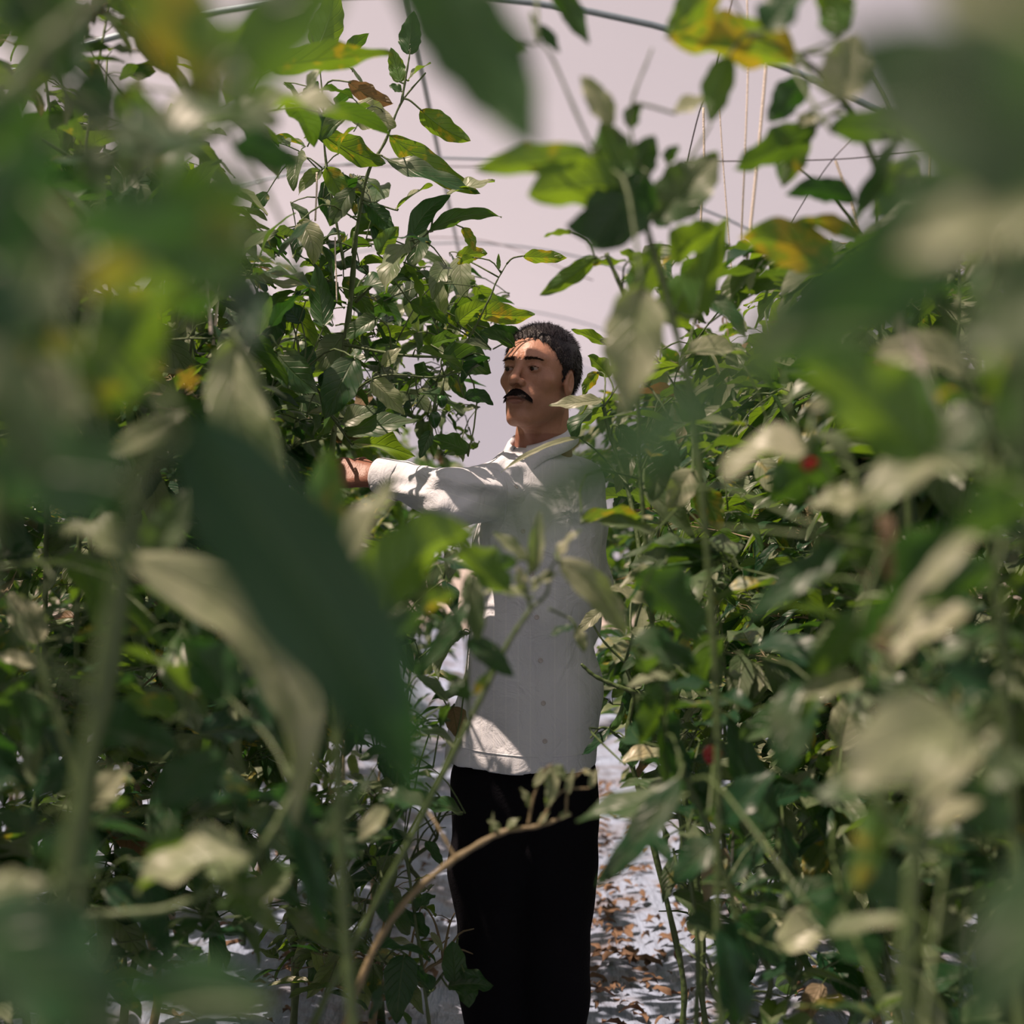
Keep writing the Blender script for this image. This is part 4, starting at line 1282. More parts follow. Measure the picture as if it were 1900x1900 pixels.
# ---- the sharp plant reaching over the aisle left of the man's head
HEROES = []
def HP(*a, **k): HEROES.append((a, k))
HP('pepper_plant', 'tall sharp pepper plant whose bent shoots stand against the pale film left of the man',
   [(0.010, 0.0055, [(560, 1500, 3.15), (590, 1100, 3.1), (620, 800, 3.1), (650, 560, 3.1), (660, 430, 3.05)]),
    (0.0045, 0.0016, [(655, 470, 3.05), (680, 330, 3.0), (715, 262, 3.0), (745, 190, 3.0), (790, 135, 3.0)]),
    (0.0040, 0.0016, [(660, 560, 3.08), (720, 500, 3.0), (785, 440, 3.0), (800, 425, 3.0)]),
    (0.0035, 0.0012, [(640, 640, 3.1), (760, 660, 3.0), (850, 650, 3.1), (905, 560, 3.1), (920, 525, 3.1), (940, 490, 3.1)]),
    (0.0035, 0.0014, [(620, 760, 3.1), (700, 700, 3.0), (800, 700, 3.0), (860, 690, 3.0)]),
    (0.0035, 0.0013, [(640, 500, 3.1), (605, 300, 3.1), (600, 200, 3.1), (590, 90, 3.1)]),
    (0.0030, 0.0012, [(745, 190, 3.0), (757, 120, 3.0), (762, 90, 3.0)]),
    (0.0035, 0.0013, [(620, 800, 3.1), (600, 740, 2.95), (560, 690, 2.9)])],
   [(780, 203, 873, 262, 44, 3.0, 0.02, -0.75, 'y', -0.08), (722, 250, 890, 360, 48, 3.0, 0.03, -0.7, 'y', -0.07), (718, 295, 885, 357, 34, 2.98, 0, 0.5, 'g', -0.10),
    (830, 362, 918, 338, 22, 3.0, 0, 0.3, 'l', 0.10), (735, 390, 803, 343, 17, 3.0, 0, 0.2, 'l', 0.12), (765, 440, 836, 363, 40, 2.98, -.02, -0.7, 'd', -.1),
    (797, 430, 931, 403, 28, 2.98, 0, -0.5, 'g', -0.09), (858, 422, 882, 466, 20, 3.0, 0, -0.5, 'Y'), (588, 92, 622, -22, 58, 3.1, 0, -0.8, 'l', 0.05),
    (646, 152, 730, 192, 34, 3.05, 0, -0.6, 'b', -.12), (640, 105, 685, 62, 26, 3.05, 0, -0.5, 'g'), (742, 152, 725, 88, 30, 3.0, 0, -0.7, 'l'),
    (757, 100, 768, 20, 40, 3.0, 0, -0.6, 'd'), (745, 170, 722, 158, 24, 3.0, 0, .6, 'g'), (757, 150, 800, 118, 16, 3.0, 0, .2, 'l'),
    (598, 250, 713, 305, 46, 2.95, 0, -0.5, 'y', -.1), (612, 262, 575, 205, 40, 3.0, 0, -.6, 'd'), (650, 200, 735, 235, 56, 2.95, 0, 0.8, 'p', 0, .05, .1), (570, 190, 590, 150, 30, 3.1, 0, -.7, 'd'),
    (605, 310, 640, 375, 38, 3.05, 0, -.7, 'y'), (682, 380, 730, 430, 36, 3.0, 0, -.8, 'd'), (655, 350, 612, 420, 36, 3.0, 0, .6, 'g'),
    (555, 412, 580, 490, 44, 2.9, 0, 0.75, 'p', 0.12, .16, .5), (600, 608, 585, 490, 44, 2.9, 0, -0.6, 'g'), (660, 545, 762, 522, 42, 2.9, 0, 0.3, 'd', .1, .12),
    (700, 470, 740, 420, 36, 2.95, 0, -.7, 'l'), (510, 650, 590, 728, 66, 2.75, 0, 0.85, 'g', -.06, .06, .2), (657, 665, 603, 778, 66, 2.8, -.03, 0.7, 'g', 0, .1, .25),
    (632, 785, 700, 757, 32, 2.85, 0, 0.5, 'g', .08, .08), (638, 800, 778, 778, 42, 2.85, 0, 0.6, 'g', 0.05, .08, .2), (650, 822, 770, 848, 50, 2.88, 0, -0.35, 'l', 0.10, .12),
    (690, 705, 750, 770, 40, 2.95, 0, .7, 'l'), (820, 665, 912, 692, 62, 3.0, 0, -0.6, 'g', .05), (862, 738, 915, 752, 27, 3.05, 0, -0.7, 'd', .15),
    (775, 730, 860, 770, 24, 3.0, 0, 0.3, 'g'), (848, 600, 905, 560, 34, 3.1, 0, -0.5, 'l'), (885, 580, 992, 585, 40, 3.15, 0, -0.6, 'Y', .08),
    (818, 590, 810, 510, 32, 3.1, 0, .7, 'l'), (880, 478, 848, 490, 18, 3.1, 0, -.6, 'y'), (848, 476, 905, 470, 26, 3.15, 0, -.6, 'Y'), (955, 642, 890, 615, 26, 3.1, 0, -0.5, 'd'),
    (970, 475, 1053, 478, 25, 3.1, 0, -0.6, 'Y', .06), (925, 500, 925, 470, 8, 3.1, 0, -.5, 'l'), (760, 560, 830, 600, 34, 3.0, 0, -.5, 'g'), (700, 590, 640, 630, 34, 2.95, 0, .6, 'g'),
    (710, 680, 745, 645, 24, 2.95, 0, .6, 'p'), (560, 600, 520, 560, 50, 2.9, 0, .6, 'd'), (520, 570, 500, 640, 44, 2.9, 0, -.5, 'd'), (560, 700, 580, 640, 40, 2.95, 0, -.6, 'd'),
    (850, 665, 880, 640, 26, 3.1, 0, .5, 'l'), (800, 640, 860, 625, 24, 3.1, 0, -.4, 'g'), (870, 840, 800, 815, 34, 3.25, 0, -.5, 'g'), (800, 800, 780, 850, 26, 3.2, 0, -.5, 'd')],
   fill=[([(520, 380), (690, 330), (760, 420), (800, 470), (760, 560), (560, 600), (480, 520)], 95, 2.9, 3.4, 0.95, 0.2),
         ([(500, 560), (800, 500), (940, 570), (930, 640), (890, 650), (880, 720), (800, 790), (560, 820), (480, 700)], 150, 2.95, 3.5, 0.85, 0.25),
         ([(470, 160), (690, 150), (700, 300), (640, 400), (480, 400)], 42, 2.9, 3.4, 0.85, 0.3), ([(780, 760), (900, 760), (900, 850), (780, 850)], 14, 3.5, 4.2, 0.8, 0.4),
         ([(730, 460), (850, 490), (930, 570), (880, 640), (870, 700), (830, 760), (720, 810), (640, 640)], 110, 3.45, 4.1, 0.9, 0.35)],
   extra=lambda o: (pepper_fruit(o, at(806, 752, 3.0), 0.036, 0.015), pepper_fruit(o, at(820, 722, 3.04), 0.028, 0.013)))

# ---- branch plant in front of the shirt, half sharp
HP('pepper_plant', 'slim pepper plant rising across the shirt front, topped by a rolled upright leaf',
   [(0.0050, 0.0042, [(560, 1990, 1.45), (600, 1860, 1.5), (690, 1690, 1.55), (760, 1560, 1.55), (830, 1420, 1.55), (870, 1340, 1.55)]),
    (0.0034, 0.0026, [(870, 1340, 1.55), (905, 1270, 1.55), (945, 1190, 1.55), (985, 1130, 1.55)]),
    (0.0024, 0.0014, [(985, 1130, 1.55), (975, 1090, 1.55), (985, 1050, 1.55), (1005, 1040, 1.55)]),
    (0.0022, 0.0013, [(985, 1130, 1.55), (1015, 1100, 1.55), (1020, 1060, 1.55), (1035, 1035, 1.55)]),
    (0.0024, 0.0014, [(870, 1340, 1.55), (868, 1280, 1.52), (866, 1200, 1.5), (868, 1110, 1.48), (880, 1060, 1.45)]),
    (0.0024, 0.0012, [(760, 1560, 1.55), (720, 1500, 1.5), (690, 1430, 1.5)]),
    (0.0018, 0.0010, [(1020, 1130, 1.7), (1060, 1150, 1.9), (1075, 1170, 1.95)])],
   [(990, 1062, 1003, 948, 30, 1.55, 0, 0.5, 'l', 0, .02, .9), (1036, 1038, 1163, 1186, 56, 1.5, 0.02, 0.8, 'p', .07, .05, .3), (975, 1040, 915, 990, 24, 1.6, 0, .5, 'l'),
    (870, 1065, 888, 1195, 44, 1.5, 0, .7, 'g'), (868, 1115, 768, 1255, 34, 1.48, 0, .6, 'g', .06), (870, 1185, 952, 1255, 44, 1.5, 0, .8, 'g'), (985, 1110, 895, 1100, 16, 1.6, 0, .3, 'l'),
    (985, 1095, 1040, 1062, 18, 1.55, 0, .3, 'l'), (960, 1040, 890, 1065, 30, 1.5, 0, -.6, 'g'), (1035, 1040, 1075, 985, 16, 1.55, 0, .2, 'l'), (968, 1095, 960, 1050, 24, 1.5, 0, .3, 'p'),
    (870, 1300, 820, 1240, 26, 1.5, 0, -.5, 'g'), (880, 1290, 915, 1240, 16, 1.5, 0, -.5, 'Y'), (860, 1260, 830, 1290, 20, 1.5, 0, .4, 'd'), (720, 1500, 665, 1560, 34, 1.5, 0, .5, 'p'),
    (1065, 1165, 1020, 1180, 12, 1.9, 0, .3, 'd'), (1070, 1165, 1085, 1210, 22, 1.85, 0, .6, 'p')])
# ---- low branch across the trousers
HP('pepper_plant', 'bare jointed pepper branch crossing in front of the black trousers with small curled shoots',
   [(0.0060, 0.0044, [(560, 2100, 1.75), (620, 1960, 1.78), (690, 1770, 1.8), (760, 1665, 1.8), (845, 1592, 1.8)]),
    (0.0042, 0.0022, [(845, 1592, 1.8), (930, 1545, 1.8), (1000, 1532, 1.8), (1060, 1510, 1.8)]),
    (0.0024, 0.0014, [(845, 1592, 1.8), (810, 1530, 1.82), (790, 1500, 1.85)]),
    (0.0020, 0.0010, [(980, 1530, 1.8), (990, 1480, 1.8), (1010, 1430, 1.8), (1025, 1418, 1.8)]),
    (0.0020, 0.0010, [(1000, 1530, 1.8), (1040, 1470, 1.8), (1095, 1462, 1.8)]),
    (0.0020, 0.0010, [(1050, 1515, 1.8), (1055, 1460, 1.8), (1080, 1430, 1.8)])],
   [(1022, 1420, 1012, 1500, 26, 1.8, 0, .6, 'p', .1), (1020, 1425, 990, 1460, 18, 1.8, 0, .5, 'p'), (1028, 1420, 1052, 1450, 18, 1.8, 0, .5, 'l'), (985, 1500, 965, 1462, 14, 1.8, 0, .4, 'p'),
    (1052, 1475, 1065, 1425, 14, 1.8, 0, .5, 'p'), (930, 1545, 905, 1522, 12, 1.8, 0, .4, 'l'), (940, 1540, 965, 1518, 12, 1.8, 0, .3, 'l'), (1000, 1530, 1020, 1505, 12, 1.8, 0, .4, 'p'),
    (912, 1550, 915, 1505, 6, 1.8, 0, .4, 'p'), (1058, 1508, 1035, 1520, 12, 1.8, 0, .4, 'l'), (1095, 1462, 1110, 1425, 14, 1.8, 0, .5, 'p'), (1080, 1430, 1100, 1440, 12, 1.8, 0, .4, 'Y'),
    (790, 1500, 700, 1480, 30, 1.85, 0, .3, 'g')], stem_mat=M_BRANCH)
# ---- twig and leaves at the right edge of the shirt
HP('pepper_plant', 'pepper plant with a thick twig and dark leaves touching the shirt at the right',
   [(0.007, 0.0045, [(1265, 1800, 2.75), (1200, 1520, 2.75), (1165, 1380, 2.75), (1175, 1290, 2.75), (1160, 1230, 2.75)]),
    (0.0058, 0.0030, [(1200, 1290, 2.75), (1150, 1275, 2.75), (1105, 1255, 2.75), (1078, 1232, 2.75)]),
    (0.0030, 0.0016, [(1160, 1230, 2.75), (1120, 1190, 2.75), (1095, 1150, 2.75)]),
    (0.0034, 0.0016, [(1165, 1380, 2.75), (1120, 1350, 2.7), (1095, 1370, 2.7)]),
    (0.0030, 0.0015, [(1160, 1230, 2.75), (1190, 1120, 2.6), (1220, 1000, 2.5), (1230, 900, 2.45)])],
   [(1130, 1350, 1080, 1400, 18, 2.7, 0, .4, 'd', .15), (1160, 1370, 1175, 1425, 50, 2.7, 0, -.5, 'd'), (1165, 1280, 1185, 1350, 38, 2.75, 0, -.5, 'd'), (1120, 1130, 1072, 1175, 24, 2.7, 0, .6, 'p'),
    (1155, 1415, 1245, 1405, 26, 2.4, 0, .4, 'Y', -.1), (1080, 965, 1210, 962, 26, 2.0, 0, -.3, 'Y', .08), (1215, 990, 1100, 968, 24, 2.0, 0, .4, 'g'), (1195, 905, 1290, 1000, 44, 2.3, 0, .6, 'g'),
    (1250, 820, 1205, 935, 56, 2.2, 0, .75, 'g'), (1285, 870, 1240, 950, 52, 2.1, 0, .85, 'p', 0, .1), (1300, 905, 1335, 985, 54, 2.3, 0, -.7, 'Y'), (1385, 790, 1245, 800, 22, 2.0, 0, .2, 'y', .06),
    (1205, 1130, 1130, 1090, 20, 2.4, 0, .3, 'p'), (1240, 1180, 1150, 1250, 22, 2.5, 0, .5, 'g'), (1350, 1290, 1300, 1340, 46, 2.2, 0, -.4, 'g'), (1170, 1170, 1230, 1200, 20, 2.5, 0, .3, 'l')])
# ---- leaf by the ear and over the shoulder
HP('pepper_plant', 'pepper plant behind the shoulder whose pale pointed leaf touches the ear of the man',
   [(0.007, 0.004, [(1300, 1700, 2.7), (1250, 1350, 2.7), (1200, 1100, 2.75), (1170, 930, 2.8), (1130, 800, 2.85), (1120, 755, 2.85)]), (0.0025, 0.0014, [(1165, 900, 2.8), (1110, 840, 2.85), (1075, 812, 2.85)])],
   [(1118, 742, 1018, 752, 22, 2.85, 0, .5, 'p', .08), (1122, 750, 1060, 815, 44, 2.85, 0, .2, 'g', -.1), (1135, 760, 1065, 790, 30, 2.88, 0, -.4, 'l'), (1082, 810, 930, 876, 9, 2.85, -.05, .5, 'p', -.05, .04),
    (1110, 690, 1080, 735, 22, 2.95, 0, -.5, 'Y'), (1130, 700, 1090, 660, 30, 3.0, 0, -.4, 'l'), (1125, 640, 1060, 612, 20, 3.3, 0, -.5, 'l'), (1145, 790, 1180, 850, 36, 2.8, 0, .5, 'g')])
# ---- pair of yellow-green leaves against the film
HP('pepper_plant', 'pepper shoot hanging two light pointed leaves against the film above the man',
   [(0.004, 0.0035, [(1290, 1700, 2.25), (1220, 1250, 2.25), (1190, 900, 2.25), (1180, 700, 2.25), (1160, 560, 2.25), (1125, 470, 2.25)]), (0.0015, 0.001, [(1125, 475, 2.25), (1110, 480, 2.25), (1100, 489, 2.25)])],
   [(1105, 476, 1000, 548, 36, 2.25, 0, -.7, 'l', .06), (1100, 490, 1162, 484, 15, 2.25, 0, -.3, 'y', .15), (1060, 432, 1008, 440, 12, 2.25, 0, -.4, 'l'), (1195, 500, 1150, 465, 34, 2.2, 0, -.4, 'l'),
    (1200, 500, 1240, 540, 44, 2.1, 0, -.6, 'l'), (1175, 560, 1210, 610, 44, 2.1, 0, -.5, 'l')],
   fill=[([(1150, 470), (1450, 470), (1500, 900), (1170, 1250), (1140, 800)], 75, 2.0, 3.0, 0.85, 0.5)])

# ---- blurred plants near the lens
HP('pepper_plant', 'blurred pepper plant holding the huge dark teal leaf left of the man',
   [(0.006, 0.005, [(60, 2100, 0.72), (180, 1300, 0.72), (260, 900, 0.70), (310, 800, 0.66)]), (0.003, 0.002, [(180, 1300, 0.72), (60, 1200, 0.7), (-40, 1000, 0.65)])],
   [(325, 775, 795, 1490, 240, 0.62, 0.05, .85, 'd', .03, .05, .15), (240, 900, -40, 870, 190, 0.56, 0, -.8, 'd'), (-60, 600, 90, 900, 120, .55, 0, .6, 'g')])
HP('pepper_plant', 'blurred pepper plant with a long sunlit arching leaf at the lower left',
   [(0.007, 0.005, [(140, 2050, 1.0), (160, 1500, 1.0), (210, 1250, 0.98), (235, 1060, 0.96)]), (0.004, 0.002, [(160, 1500, 1.0), (80, 1250, 1.0), (40, 1150, 1.02)]), (0.004, 0.003, [(150, 1700, 1.0), (330, 1680, 1.0), (470, 1590, 1.0), (545, 1470, 1.02)])],
   [(222, 1035, 548, 1535, 118, 0.95, 0.02, .55, 'p', .20, .10, .4), (248, 1040, 118, 985, 95, 0.94, 0, .35, 'p', .12, .18, .5), (258, 1030, 345, 905, 72, 1.0, 0, .8, 'g', .1, .05, .3),
    (300, 1080, 350, 1140, 56, 1.2, 0, .8, 'p'), (75, 1190, 15, 1100, 66, 1.7, 0, .8, 'p', 0, .05), (70, 1235, -10, 1215, 26, 1.6, 0, .6, 'p'), (205, 838, 350, 758, 46, 1.05, 0, .7, 'p', .05),
    (465, 1590, 250, 1655, 84, 0.98, 0, .30, 'l', .03, .10, .5), (535, 1450, 600, 1740, 56, 1.1, 0, .6, 'd'), (600, 1560, 690, 1440, 36, 1.1, 0, .5, 'g'), (470, 1600, 420, 1680, 36, 1.05, 0, .4, 'g'),
    (150, 1420, 60, 1480, 80, 1.1, 0, .5, 'd'), (160, 1350, 330, 1400, 90, 1.1, 0, -.5, 'd'), (330, 1330, 210, 1310, 46, 1.4, 0, -.5, 'y'), (170, 1500, 240, 1420, 50, 1.2, 0, .6, 'p'),
    (30, 1280, 60, 1400, 50, 1.2, 0, -.3, 'd'), (300, 1500, 420, 1400, 90, 1.1, 0, -.6, 'd'), (430, 1300, 330, 1180, 100, 1.1, 0, -.6, 'd')],
   fill=[([(-60, 1050), (420, 1050), (640, 1450), (640, 1700), (-60, 1750)], 70, 1.2, 2.1, 0.9, 0.12), ([(-20, 1480), (680, 1480), (640, 1780), (0, 1900)], 80, 2.1, 3.0, 0.8, 0.10)])
HP('pepper_plant', 'blurred pepper plant with a drooping yellow-edged leaf and upright pale tips by the sleeve',
   [(0.007, 0.0045, [(660, 2050, 1.0), (640, 1700, 1.0), (622, 1300, 0.98), (615, 1075, 0.96)]), (0.003, 0.002, [(630, 1400, 0.98), (560, 1000, 1.0), (480, 700, 1.05), (436, 625, 1.1)]), (0.003, 0.002, [(618, 1180, 0.97), (680, 1160, 1.0), (760, 1120, 1.0), (860, 1010, 1.1)])],
   [(598, 1065, 606, 828, 88, 0.95, 0, -.35, 'y', 0, .05, .6), (622, 1065, 742, 882, 54, 0.93, 0, .35, 'p', .05, .06, .5), (700, 1140, 885, 985, 120, 1.0, 0, -.5, 'l', -.12, .12, .4),
    (436, 635, 540, 930, 110, 1.15, 0, .8, 'l', -.13, .10, .4), (860, 1010, 955, 1105, 66, 1.25, 0, -.45, 'l', -.14), (780, 1130, 845, 1100, 60, 1.1, 0, -.5, 'y'), (730, 1180, 790, 1130, 60, 1.05, 0, -.5, 'g')],
   extra=lambda o: (flower(o, at(350, 705, 1.55), 0.014, (0.1, -1, 0.2), M_PETAL), pepper_fruit(o, at(470, 800, 1.42), 0.013, 0.010, M_REDPEP)))
HP('pepper_plant', 'blurred pepper plant at the left edge with a broad backlit leaf and round pale leaf',
   [(0.006, 0.004, [(-60, 1500, 0.7), (0, 900, 0.7), (100, 780, 0.7), (170, 760, 0.7)]), (0.003, 0.002, [(0, 900, .7), (20, 600, .65), (60, 300, .6), (40, 120, .6)])],
   [(165, 770, 300, 545, 170, 0.75, 0, -.55, 'y', 0, .08, .35), (150, 780, 170, 610, 60, .8, 0, .6, 'p'), (110, 790, 45, 670, 110, 0.65, 0, .6, 'p', .1, .15), (140, 830, 20, 790, 60, .62, 0, -.4, 'g'),
    (40, 560, 190, 430, 150, .52, 0, .7, 'g'), (-40, 480, 110, 250, 150, .5, 0, -.8, 'd'), (-60, 300, 70, 180, 130, .55, 0, -.7, 'd'), (30, 640, -60, 480, 220, .45, 0, .8, 'd'),
    (260, 480, 480, 330, 190, 0.50, 0, -.75, 'g'), (120, 440, 400, 400, 110, 0.48, 0, -.6, 'd'), (470, 440, 150, 540, 170, .5, 0, -.75, 'y'), (180, 350, 160, 260, 110, .8, 0, .7, 'g')],
   fill=[([(-60, 200), (200, 220), (420, 320), (480, 520), (330, 640), (-60, 900)], 34, 0.7, 1.5, 1.0, 0.15)])
HP('pepper_plant', 'blurred pepper plant filling the upper left corner with yellow-blotched dark leaves',
   [(0.006, 0.004, [(-200, 600, 0.6), (-80, 300, 0.6), (60, 120, 0.6), (220, -40, .6)]), (0.003, 0.002, [(60, 120, .6), (200, 240, .7), (340, 270, .8), (500, 215, 1.0)])],
   [(215, -60, 425, 165, 140, 0.52, 0, -.6, 'Y'), (620, -90, 400, 240, 150, 0.5, 0, -.8, 'g'), (300, -60, 370, 120, 90, .7, 0, .7, 'p'), (-20, -60, 95, 110, 150, .6, 0, -.7, 'l'),
    (140, -80, 0, 60, 110, .6, 0, -.7, 'd'), (110, 150, 155, 40, 70, .8, 0, .6, 'g'), (160, 130, 190, 250, 80, .8, 0, -.6, 'd'), (60, 170, 130, 60, 40, .8, 0, -.4, 'l'),
    (270, 262, 520, 225, 74, 0.85, 0, .4, 'g', .05), (470, 215, 645, 225, 78, 1.05, 0, .35, 'l', .06, .1, .5), (500, 128, 728, 100, 54, 1.9, 0, -.45, 'y', .04), (230, 330, 290, 200, 90, .8, 0, .6, 'g'),
    (345, 240, 400, 130, 70, 1.0, 0, -.6, 'd'), (390, 160, 330, 60, 60, 1.0, 0, -.6, 'l'), (240, 200, 262, 140, 30, 1.1, 0, .6, 'p'), (370, 120, 500, 50, 60, .9, 0, -.5, 'l'),
    (440, 60, 560, 10, 50, .9, 0, -.5, 'g'), (20, 220, 80, 330, 100, .6, 0, .6, 'd'), (430, 270, 560, 310, 60, .9, 0, -.6, 'd')])
HP('pepper_plant', 'blurred pepper leaves low in the lower left corner, close to the lens',
   [(0.005, 0.003, [(330, 2250, .7), (250, 2080, .65), (120, 1900, .6), (-20, 1760, .58)]), (0.003, .002, [(120, 1900, .6), (60, 1750, .7), (30, 1650, .8)])],
   [(-60, 1680, 235, 1930, 210, 0.55, 0, .9, 'd'), (500, 1870, 200, 1835, 130, 0.6, 0, -.7, 'd'), (-40, 1670, 85, 1635, 80, 0.8, 0, .5, 'p', .1), (60, 1700, 180, 1740, 100, .75, 0, .6, 'd'), (180, 1620, 60, 1560, 90, .8, 0, -.6, 'd')])
HP('pepper_plant', 'blurred pepper plant with a long dark leaf hanging from the top edge left of centre',
   [(0.004, 0.003, [(-350, 300, .66), (-330, -250, .66), (200, -330, .64), (600, -200, .62), (735, -78, .60)])],
   [(735, -80, 992, 285, 175, 0.6, 0, -.85, 'd', .05, .06, .2)])
HP('pepper_plant', 'blurred pepper plant with a dark clump of leaves against the film right of centre',
   [(0.005, 0.003, [(1330, 1300, 1.3), (1290, 800, 1.3), (1240, 560, 1.3), (1205, 440, 1.3), (1190, 340, 1.25), (1150, 250, 1.2)]),
    (0.002, 0.0012, [(1190, 340, 1.25), (1110, 290, 1.2), (1020, 100, 1.2), (985, 80, 1.2)]), (0.002, .0012, [(1190, 340, 1.25), (1170, 210, 1.25), (1210, 90, 1.25)]), (0.002, .0012, [(1200, 420, 1.3), (1290, 280, 1.3), (1320, 230, 1.3)])],
   [(1160, 345, 978, 362, 100, 1.2, 0, -.6, 'l'), (1200, 320, 1095, 465, 150, 1.2, 0, -.85, 'd'), (1165, 420, 1050, 420, 110, 1.22, 0, .8, 'd'), (1150, 335, 1115, 225, 78, 1.2, 0, -.6, 'l'), (1175, 330, 1215, 250, 90, 1.25, 0, -.7, 'g'),
    (1135, 235, 1078, 140, 44, 1.2, 0, .6, 'p'), (1165, 235, 1190, 190, 34, 1.25, 0, -.5, 'd'), (1215, 400, 1330, 285, 96, 1.3, 0, .8, 'g', .05), (1235, 300, 1260, 270, 44, 1.3, 0, -.6, 'd'),
    (1095, 285, 878, 312, 58, 1.15, 0, -.55, 'y', .06), (890, 85, 982, 92, 50, 1.15, 0, -.6, 'g'), (998, 48, 1038, 98, 24, 1.3, 0, -.6, 'd'), (1022, -30, 1092, 82, 42, 1.3, 0, -.6, 'g'),
    (1250, 210, 1335, 182, 28, 1.25, 0, .5, 'p'), (1240, 480, 1340, 420, 60, 1.4, 0, -.5, 'l'), (1290, 590, 1350, 400, 64, 1.5, 0, -.4, 'l'), (1180, 560, 1230, 450, 60, 1.7, 0, -.5, 'l'),
    (1190, 530, 1160, 765, 110, 1.12, 0, .6, 'p', 0, .06, .25), (1240, 600, 1300, 500, 80, 1.6, 0, -.6, 'l'), (1240, 420, 1200, 350, 60, 1.4, 0, -.6, 'd')])
HP('pepper_plant', 'blurred pepper plant with orange-blotched leaves below the hoop pipe at the upper right',
   [(0.005, 0.003, [(1700, 1300, 1.35), (1680, 800, 1.35), (1660, 450, 1.3), (1600, 250, 1.3), (1530, 150, 1.25), (1480, 100, 1.2)]), (0.002, .0012, [(1660, 480, 1.35), (1620, 440, 1.4), (1560, 470, 1.4)]), (0.002, .0012, [(1480, 100, 1.2), (1400, 60, 1.2), (1340, -40, 1.2)])],
   [(1485, 118, 1235, 72, 88, 1.2, 0, -.4, 'Y', -.04, .1, .45), (1345, -30, 1240, 62, 66, 1.2, 0, -.6, 'y'), (1352, 105, 1316, 228, 56, 1.2, 0, -.5, 'l'), (1500, 148, 1428, 225, 56, 1.3, 0, -.6, 'd'),
    (1515, 235, 1362, 314, 64, 1.3, 0, -.6, 'g', .06), (1500, 240, 1450, 348, 54, 1.35, 0, -.5, 'y'), (1585, 375, 1456, 362, 44, 1.35, 0, -.6, 'd', .1), (1595, 440, 1472, 412, 34, 1.35, 0, -.6, 'Y', .05),
    (1540, 490, 1370, 440, 92, 1.35, 0, -.8, 'Y', .06), (1600, 490, 1530, 500, 30, 1.4, 0, -.4, 'l'), (1560, 60, 1520, -40, 110, 1.1, 0, -.5, 'l'), (1420, 60, 1500, -30, 100, 1.0, 0, .5, 'g'),
    (1560, 190, 1580, 60, 90, 1.0, 0, .5, 'p'), (1540, 240, 1740, 260, 60, 1.1, 0, -.5, 'g'), (1665, 255, 1575, 410, 34, 1.1, 0, -.3, 'd', .18), (1700, 300, 1620, 400, 60, 1.2, 0, -.6, 'l'),
    (1480, 230, 1520, 215, 30, 1.3, 0, .6, 'p'), (1640, 420, 1740, 330, 100, 1.1, 0, -.6, 'g')])
HP('pepper_plant', 'enormous blurred pepper leaves right in front of the lens at the top right corner',
   [(0.005, 0.004, [(2300, 900, .38), (2150, 600, .38), (2000, 350, .37), (1930, 250, .36)])],
   [(1990, 330, 1560, 70, 300, 0.34, 0, .75, 'g', 0, .08, .15), (1960, 380, 1660, 480, 110, .42, 0, .6, 'p'), (2010, 500, 1760, 670, 160, .45, 0, .8, 'g'), (1995, 100, 1700, -60, 150, .4, 0, .6, 'p'), (1990, 420, 1640, 250, 120, .5, 0, -.6, 'l')])
HP('pepper_plant', 'blurred pepper plant whose wide dark leaf slants down across the shoulder of the man',
   [(0.005, 0.004, [(2000, 1400, .6), (1930, 900, .58), (1850, 500, .55), (1810, 400, .52)]), (0.0025, 0.002, [(1930, 900, .58), (1700, 640, .5), (1450, 640, .44), (1400, 665, .42)])],
   [(1840, 375, 1340, 715, 200, 0.5, 0, -.75, 'd', .02, .05, .2), (1400, 668, 885, 1010, 108, 0.36, 0, .95, 'd', .02, .04, .2), (1730, 850, 1490, 660, 165, .75, 0, -.6, 'l', 0, .08), (1620, 540, 1470, 640, 60, .9, 0, .6, 'p'),
    (1960, 590, 1875, 860, 80, .6, 0, -.5, 'l'), (1760, 330, 1600, 560, 110, .6, 0, -.7, 'g')])
